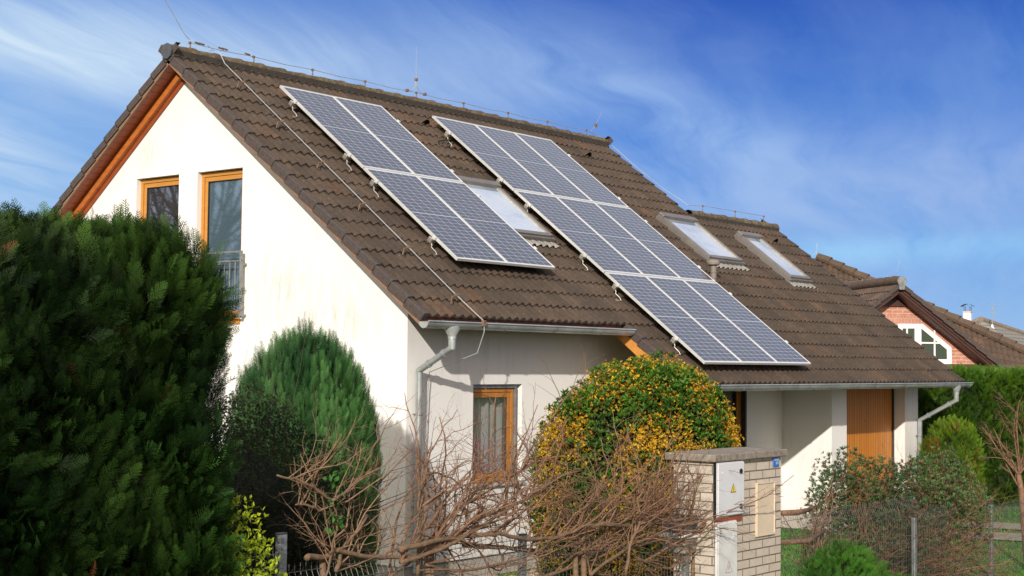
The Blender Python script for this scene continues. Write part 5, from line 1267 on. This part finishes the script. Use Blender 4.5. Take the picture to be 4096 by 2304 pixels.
# ------------------------------------------------------------------ lawn blades, stones, flowers, path
def blades(name, n, area, hgt, cols, seed):
    T = [np.array([[(-.12, 0, 0), (.12, 0, 0), (.25+.3*k, 1, .3)]], np.float32) for k in range(3)]
    p = area(n); cc = lerpc(cols[0], cols[1], fbm(p, 1.3, seed)*1.6-.3+RNG.normal(0, .2, len(p)))
    return bake(name, T, p, np.array((0, 0, 1.0))+rnd(len(p), .28), rnd(len(p), 1), RNG.uniform(hgt*.6, hgt*1.2, len(p)), cc, M_leaf)
def lawn_area(n):
    d = 1/np.sqrt(RNG.uniform(1/31.0**2, 1/16.5**2, n)); px = RNG.uniform(1500, 4250, n)
    q = CAM[None, :]+(FW[None, :]+RT[None, :]*((px-2048)/FPX)[:, None])*d[:, None]; q[:, 2] = 0
    k = ~((q[:, 0] > XW-.1) & (q[:, 1] > YW-.15)) & ~((q[:, 0] > XP-.1) & (q[:, 0] < XE+.1) & (q[:, 1] > YP-.1)); return q[k]
lo = blades('lawn', 90000, lawn_area, .05, ((.06, .19, .015), (.15, .40, .03)), 91); tag(lo, 'fresh green mown grass behind the wire fence', 'grass', kind='stuff')
pth = MB()
for (a, b) in (((3900, 2098), (4300, 2130)), ((3800, 2120), (4300, 2172))):
    pass
def gnd(px, py):
    r = ray(px, py); t = (0-CAM[2])/r[2]; q = CAM+r*t; return q
for (ya, yb, yc_, yd_) in ((2093, 2105, 2130, 2118), (2130, 2148, 2178, 2160)):
    a = gnd(3700, ya-12); b = gnd(4400, yb+12); c = gnd(4400, yc_+12); d = gnd(3700, yd_-12)
    pth.add([(a[0], a[1], .03), (b[0], b[1], .03), (c[0], c[1], .03), (d[0], d[1], .03)], [(0, 1, 2, 3)])
tag(pth.build('path', M_path), kind='structure')
def stone(x, y, s, label):
    m = MB(); K = 9; J = 6; sd_ = random.random()*100; vs = []
    for j in range(J+1):
        for k in range(K):
            a = 2*PI*k/K; b_ = -PI/2+PI*j/J; r_ = s*(1+.25*noise.noise(Vector((math.cos(a)*1.5+sd_, math.sin(a)*1.5, b_)))); vs.append((x+r_*1.3*math.cos(a)*math.cos(b_), y+r_*math.sin(a)*math.cos(b_), s*.35+r_*.7*math.sin(b_)))
    m.add(vs, [(j*K+k, j*K+(k+1) % K, (j+1)*K+(k+1) % K, (j+1)*K+k) for j in range(J) for k in range(K)]); o = m.build('stone', M_stone)
    tag(o, label, 'stone', 'tan edging stones along the foot of the eaves wall')
for i in range(18): stone(-.9+i*.24+random.gauss(0, .03), -4.15+random.gauss(0, .04), random.uniform(.08, .13), 'tan edging stone at the foot of the white eaves wall')
# bluebells
fb0 = at(1425, 2275, 16.0)
bbp = empty('bluebells', (fb0[0], fb0[1], 0), 'small clump of blue spring flowers at the foot of the cypress', 'flowers')
n = 70; hbase = fb0[2]; p = np.array((fb0[0], fb0[1], 0))+np.stack([RNG.normal(0, .09, n), RNG.normal(0, .06, n), np.clip(RNG.normal(hbase, .045, n), .05, 2)], 1)
bake('blue_petals', LEAF, p, rnd(n, 1), rnd(n, 1), RNG.uniform(.012, .022, n), lerpc((.08, .09, .35), (.16, .17, .55), RNG.random(n)), M_leaf, bbp)
m = MB()
for k in range(14): q = p[k]; m.tube([(q[0], q[1], 0), (q[0]+.01, q[1], q[2]*.5), tuple(q)], .004, 4, False)
m.build('stems', simple('bluebell_stem', (.04, .10, .02), .7), bbp)

# ------------------------------------------------------------------ neighbouring brick house
RZ = math.radians(42.5); G_ = np.array((math.sin(RZ), math.cos(RZ), 0)); E1 = np.array((math.cos(RZ), -math.sin(RZ), 0))
apx = at(3598, 1121, 34.0)
def nb(px, py, back=0.0):          # point on the neighbour's gable plane (optionally set back)
    r = ray(px, py); o_ = apx+G_*back; t = ((o_-CAM)@G_)/(r@G_); return CAM+r*t
def nloc(u, h, g): return np.array((apx[0], apx[1], 0))+E1*u+G_*g+np.array((0, 0, h))
def uh(px, py, back=0.0): q = nb(px, py, back); return (q-apx)@E1, q[2]
nh = empty('brick_house', nloc(0, 0, 3), 'red brick house with dark fascia gable, white window and brown roof beyond the hedge', 'house')
uR, hR = uh(4039, 1479); hA = apx[2]; slope = (hA-hR)/uR; hw = uR
ang = math.atan(slope)
OV = .42   # overhang of roof in front of brick
def nslab(mb, u0, u1, o0, o1, g0, g1, side):   # board following the rake
    # u measured horizontally from the ridge, o vertical offset below the rake line
    P = []
    for gg in (g0, g1):
        for (u, o_) in ((u0, o0), (u1, o0), (u1, o1), (u0, o1)): P.append(nloc(side*u, hA-slope*u-o_, gg))
    mb.add(P, [(0, 1, 2, 3), (7, 6, 5, 4), (0, 4, 5, 1), (1, 5, 6, 2), (2, 6, 7, 3), (3, 7, 4, 0)])
for sd_ in (1, -1):
    mb = MB(); nslab(mb, 0, hw, .11, .225, -.03, 0, sd_); nslab(mb, 0, hw-.03, .227, .29, 0, .035, sd_); mb.build('fascia', M_nfascia, nh)
    mb = MB(); nslab(mb, 0, hw-.02, .292, .31, .04, OV+.05, sd_); mb.build('soffit', M_nfascia, nh)
    # tiles on dormer roof
    sl_ = math.hypot(1, slope); cs, sn = 1/sl_, slope/sl_
    def PN(x, d, o_, sd_=sd_): 
        return nloc(sd_*(d*cs+ (o_+.215)*sn), hA-.10-d*sn+(o_+.215)*cs, x)
    rws = [(.33*k, 0, 16) for k in range(1, int(hw*sl_/.33)+2)]
    o = tiles(rws, PN, xs=-.08, nsub=6, tw=.3, ga=.33).build('roof_slope', M_tile2, nh, smooth=False)
    mb = MB()
    for (dl, a_, b_) in rws: mb.obox(PN(-.10, dl-.33, -.27), PN(-.10, dl, -.25)-PN(-.10, dl-.33, -.27), PN(0, 0, .09)-PN(0, 0, 0), PN(.06, 0, 0)-PN(0, 0, 0))
    mb.build('verge_tile_row', M_verge, nh)
mb = MB()
for i in range(12): mb.tube([nloc(0, hA-.02, -.12+i*.4), nloc(0, hA-.005, .30+i*.4)], [.10, .125], 12)
setshade(mb.build('ridge_cap', M_tile2, nh))
mb = MB(); mb.tube([nloc(0, hA-.03, -.15), nloc(0, hA-.03, -.12)], .11, 14); mb.prism([nloc(-.09, hA-.03, -.14), nloc(.09, hA-.03, -.14), nloc(.06, hA-.22, -.14), nloc(-.06, hA-.22, -.14)], G_*.02); mb.build('ridge_end_disc', M_galv, nh)
# brick gable (set back)
hb = uh(3700, 1455, OV)[1]
def bp(px, py): return uh(px, py, OV)
pts = [(-hw, hA-slope*hw-.30), (-hw, hb-.6), (hw, hb-.6), (hw, hA-slope*hw-.30), (.32, hA-slope*.32-.30), (-.32, hA-slope*.32-.30)]
mb = MB(); mb.prism([(np.array((u, 0, h))) for u, h in pts], (0, .2, 0))
bo = mb.build('brick_wall', M_redbrick, nh)
def to_n(o, back=0.0):   # put an object modelled in local (u, g, h) into the neighbour frame
    o.matrix_parent_inverse = Matrix(); base = nloc(0, 0, back)
    o.matrix_world = Matrix(((E1[0], G_[0], 0, base[0]), (E1[1], G_[1], 0, base[1]), (0, 0, 1, 0), (0, 0, 0, 1)))
    m_ = o.matrix_world.copy(); o.matrix_parent_inverse = parent_inv(nh); o.matrix_basis = m_
to_n(bo, OV)
mb = MB(); mb.prism([np.array((u, 0, h)) for u, h in ((-.40, hA-slope*.40-.28), (.40, hA-slope*.40-.28), (.0, hA-.28))], (0, .05, 0)); o = mb.build('apex_board', M_nfascia, nh); to_n(o, OV-.06)
# soldier course above the window
s0 = bp(3560, 1292); s1 = bp(3690, 1292); s2 = bp(3555, 1262); s3 = bp(3690, 1262); s4 = bp(3818, 1385); s5 = bp(3800, 1400)
mb = MB(); mb.box((s0[0]-.3, -.012, s0[1]), (s1[0], .0, s3[1])); o = mb.build('soldier_course', M_soldier, nh); to_n(o, OV)
mb = MB(); a = np.array(bp(3694, 1262)); b = np.array(bp(3825, 1380)); c = np.array(bp(3805, 1395)); d = np.array(bp(3694, 1296)); nS = 17
for i in range(nS):
    t0, t1 = i/nS, (i+.84)/nS; P = [a+(b-a)*t0, a+(b-a)*t1, d+(c-d)*t1, d+(c-d)*t0]; mb.prism([np.array((q[0], -.014, q[1])) for q in P][::-1], (0, .014, 0))
o = mb.build('slanted_brick_course', simple('brick_plain', (.54, .23, .155), .85, 0, .2, 8), nh); to_n(o, OV)
# white window
W0 = bp(3590, 1295); W1 = bp(3688, 1295); W2 = bp(3803, 1390); W3 = bp(3805, 1456); W4 = bp(3590, 1456)
def frame_poly(outer, t):        # border strips of polygon
    m = MB(); n_ = len(outer); c = np.mean(outer, 0); O = [np.array(q) for q in outer]
    inner = []
    for i in range(n_):
        p0, p1, p2 = O[i-1], O[i], O[(i+1) % n_]; e0 = (p1-p0)/np.linalg.norm(p1-p0); e1 = (p2-p1)/np.linalg.norm(p2-p1); n0 = np.array((e0[1], -e0[0])); n1 = np.array((e1[1], -e1[0]))
        if n0@(c-p1) < 0: n0 = -n0
        if n1@(c-p1) < 0: n1 = -n1
        k = n0+n1; inner.append(p1+k*t/(1+n0@n1))
    for i in range(n_):
        j = (i+1) % n_; m.prism([np.array((q[0], -.04, q[1])) for q in (O[i], O[j], inner[j], inner[i])], (0, .05, 0))
    return m, inner
m, inn = frame_poly([W0, W1, W2, W3, W4], .11); wn = m.build('window', M_white, nh); to_n(wn, OV)
m = MB(); m.add([(q[0], -.005, q[1]) for q in inn], [(0, 1, 2, 3, 4)]); o = m.build('pane', M_nglass, nh); to_n(o, OV)
m = MB(); ux = bp(3672, 1300)[0]; m.box((ux-.10, -.05, W4[1]+.1), (ux+.06, -.006, W1[1]-.10))
ux2 = bp(3736, 1300)[0]; m.box((ux2-.018, -.035, W4[1]+.1), (ux2+.018, -.006, W2[1]+.40)); hz = bp(3736, 1372)[1]; m.box((ux+.06, -.037, hz-.018), (W3[0]-.25, -.0065, hz+.018))
ux3 = bp(3626, 1300)[0]; m.box((ux3-.018, -.035, W4[1]+.1), (ux3+.018, -.006, W1[1]-.11)); o = m.build('glazing_bars', M_white, nh); to_n(o, OV)
# lower brown apron roof under gable
mb = MB(); pa = [nloc(-hw-1, hb+.0, OV-.02), nloc(hw+1.5, hb+.0, OV-.02), nloc(hw+1.5, hb-.45, -.6), nloc(-hw-1, hb-.45, -.6)]
mb.add(pa, [(0, 1, 2, 3)]); mb.build('apron_roof', simple('brown_flashing', (.13, .06, .045), .7, 0, .2, 4), nh)
# main hipped roof behind
H0 = at(3270, 1040, 43); H1 = at(4230, 1478, 39); E0 = at(3270, 1500, 37.0)+Ax*0; Eb = at(4230, 1500, 38.6)
def main_roof():
    m = MB(); Dn = (E0-H0); ln = np.linalg.norm(Dn); Dn = Dn/ln; Ru = H1-H0; Ru = Ru-Dn*(Ru@Dn); wd_ = np.linalg.norm(Ru); Ru /= wd_; Nn = np.cross(Ru, Dn); 
    if Nn[2] < 0: Nn = -Nn
    k = ((H1-H0)@Dn)/((H1-H0)@Ru)
    P = lambda x, d, o_: H0+Ru*x+Dn*d+Nn*(o_+.2)
    rws = []
    for q in range(1, 19):
        dl = q*.33; imax = int(min(wd_+1, dl/max(k, .01))/.3); rws.append((dl, -4, imax+1))
    return tiles(rws, P, xs=0, nsub=6, tw=.3, ga=.33)
main_roof().build('main_roof', M_tile2, nh)
mb = MB(); nn_ = 18
for i in range(nn_): a = H0+(H1-H0)*i/nn_; b = H0+(H1-H0)*(i+1.06)/nn_; mb.tube([a+np.array((0, 0, .10)), b+np.array((0, 0, .12))], [.11, .14], 10)
setshade(mb.build('hip_cap', M_tile2, nh))
# far slopes and body so the house is closed
mb = MB(); bk = G_*7
mb.add([H0, H1, H1+bk*.8-np.array((0, 0, 2.4)), H0+bk*.5], [(0, 1, 2, 3)]); mb.build('rear_roof', M_tile2, nh)
mb = MB(); cM = (E0+Eb)/2
mb.obox(nloc(-hw-1, 0, OV+.25), E1*(2*hw+2.2), G_*6, (0, 0, hb-.1)); mb.build('house_body', M_redbrick, nh)
mb = MB(); q = at(3268, 1040, 43)
mb.tube([q, q+np.array((0, 0, .5))], .005, 5)
for k in (-1, 1): mb.tube([q+np.array((0, 0, .28)), q+E1*.12*k+np.array((0, 0, .12))], .007, 5)
a = nloc(0, hA+.10, .3); mb.tube([a, nloc(0, hA+.12, 1.2), nloc(0, hA+.12, 3.4)], .004, 5)
for g_ in (.7, 2.2): mb.tube([nloc(0, hA, g_), nloc(0, hA+.14, g_)], .008, 5)
mb.tube([nloc(0, hA+.12, .7), nloc(.15, hA+.22, .5), nloc(.20, hA+.50, .45)], .004, 5)
mb.build('lightning_conductor', M_wire, nh)

# far grey-roofed house -------------------------------------------------------------
fg = empty('grey_roofed_house', at(3990, 1454, 60)*np.array((1, 1, 0)), 'distant house with pale grey hipped roof and white chimney behind the brick house', 'house')
K0 = at(3922, 1279, 60); K1 = at(4300, 1405, 66); L0 = at(3700, 1400, 56); L1 = at(4300, 1560, 54); K00 = at(3800, 1340, 62)
def loc_plane(mb, P4): mb.add(P4, [(0, 1, 2, 3)])
mb = MB(); mb.add([K0, K1, L1, at(3860, 1560, 54)], [(0, 1, 2, 3)]); mb.add([K0, at(3860, 1560, 54), at(3650, 1470, 62)], [(0, 1, 2)]); mb.add([K1, K0, at(3650, 1470, 62), at(4300, 1450, 74)], [(0, 1, 2, 3)]); mb.build('roof', M_greyroof, fg)
mb = MB(); mb.tube([K0, K1], .14, 8); mb.tube([K0, at(3860, 1560, 54)], .05, 8); mb.tube([K0, at(3700, 1385, 61)], .12, 8); mb.build('ridge_cap', simple('grey_brown_ridge', (.22, .17, .12), .8), fg)
mb = MB(); mb.obox(at(3865, 1580, 54.5)*np.array((1, 1, 0)), Ax*6, Bx*7, (0, 0, 1.2)); mb.build('wall', M_wall, fg)
cA = at(3845, 1303, 58); uu = np.array((math.cos(.9), math.sin(.9), 0))*.0
c0_ = at(3853, 1320, 58); mb = MB(); U1 = (Ax*.86-Bx*.5); U1 /= np.linalg.norm(U1); U2 = np.array((-U1[1], U1[0], 0)); zt_ = at(3850, 1250, 58)[2]; zb_ = at(3850, 1330, 58)[2]-1
o_ = np.array((c0_[0], c0_[1], zb_)); mb.obox(o_-U2*.0, U1*.28, U2*.28, (0, 0, zt_-zb_)); ch = mb.build('chimney', M_white, fg)
mb = MB(); mb.obox(o_-U1*.02-U2*.02+np.array((0, 0, zt_-zb_+.001)), U1*.32, U2*.32, (0, 0, .05)); mb.build('chimney_top', simple('cream_stone', (.5, .42, .3), .8), ch)
mb = MB(); cc0 = o_+U1*.14+U2*.14+np.array((0, 0, zt_-zb_+.05))
for a in (-1, 1):
    for b in (-1, 1): q = cc0+U1*.11*a+U2*.11*b; mb.tube([q, q+np.array((0, 0, .2))], .012, 5)
K = 8; arc = [(-.25+.5*k/K, .19+.10*math.sin(PI*k/K)) for k in range(K+1)]
vs = [cc0+U1*a-U2*.2+np.array((0, 0, b)) for a, b in arc]+[cc0+U1*a+U2*.2+np.array((0, 0, b)) for a, b in arc]
mb.add(vs, [(k, k+1, K+2+k, K+1+k) for k in range(K)]); mb.build('chimney_cowl', M_plate, ch)
q = at(3969, 1300, 59.5); mast = MB(); zm = at(3969, 1210, 59.5)[2]; ag = empty('rooftop_antenna', q, 'thin television antenna mast on the distant grey roof', 'antenna')
mast.tube([q, (q[0], q[1], zm)], .018, 6); mast.tube([(q[0], q[1], zm-.1), np.array((q[0], q[1], zm-.1))+Ax*.33], .010, 5); mast.tube([np.array((q[0], q[1], zm-.48))-Ax*.02, np.array((q[0], q[1], zm-.48))+Ax*.2], .010, 5)
for k in range(4): a = np.array((q[0], q[1], zm-.28-.05*k)); mast.tube([a, a+Ax*.08+np.array((0, 0, .04))], .012, 5)
mast.build('mast', M_antenna, ag)
mb = MB(); mb.lathe(q-np.array((0, 0, .30)), [(.16, 0), (.06, .22), (.03, .32)], 14); mb.build('mast_collar', M_white, ag)

# ------------------------------------------------------------------ things behind the camera (they shade the foreground and show in the window glass)
def bare_tree(x, y, h, label, r=.16, dens=3):
    t = empty('bare_tree', (x, y, 0), label, 'tree', 'bare trees across the garden'); mb = MB()
    mb.tube([(x, y, 0), (x+.05, y, h*.2), (x, y+.05, h*.42)], [r, r*.8, r*.6], 8); mb.build('trunk', M_trunk, t, smooth=True); mb = MB()
    for i in range(9):
        a = random.random()*2*PI; d = np.array((math.cos(a)*.45, math.sin(a)*.45, 1)); d /= np.linalg.norm(d)
        grow(mb, np.array((x, y, h*random.uniform(.2, .42))), d, h*random.uniform(.5, .62), r*.4, dens, 7, .10, None, 6, 5)
    mb.build('branches', M_trunk, t)
bare_tree(-11.5, 13.6, 11, 'bare tree left of the house, reflected in the upper windows')
bare_tree(-16.5, 19.5, 12.5, 'bare tree farther left of the house, reflected in the upper windows')
bare_tree(-13.6, 16.2, 10.5, 'bare tree beside the garden, reflected in the balcony door')
for x, y, h, lb in ((-30.0, -17.5, 9.5, 'bare street tree across the road, nearest the house line'), (-33.0, -23.0, 10.5, 'bare street tree across the road behind the viewpoint'), (-27.0, -27.5, 9.0, 'bare street tree across the road, farthest from the house')):
    bare_tree(x, y, h, lb)
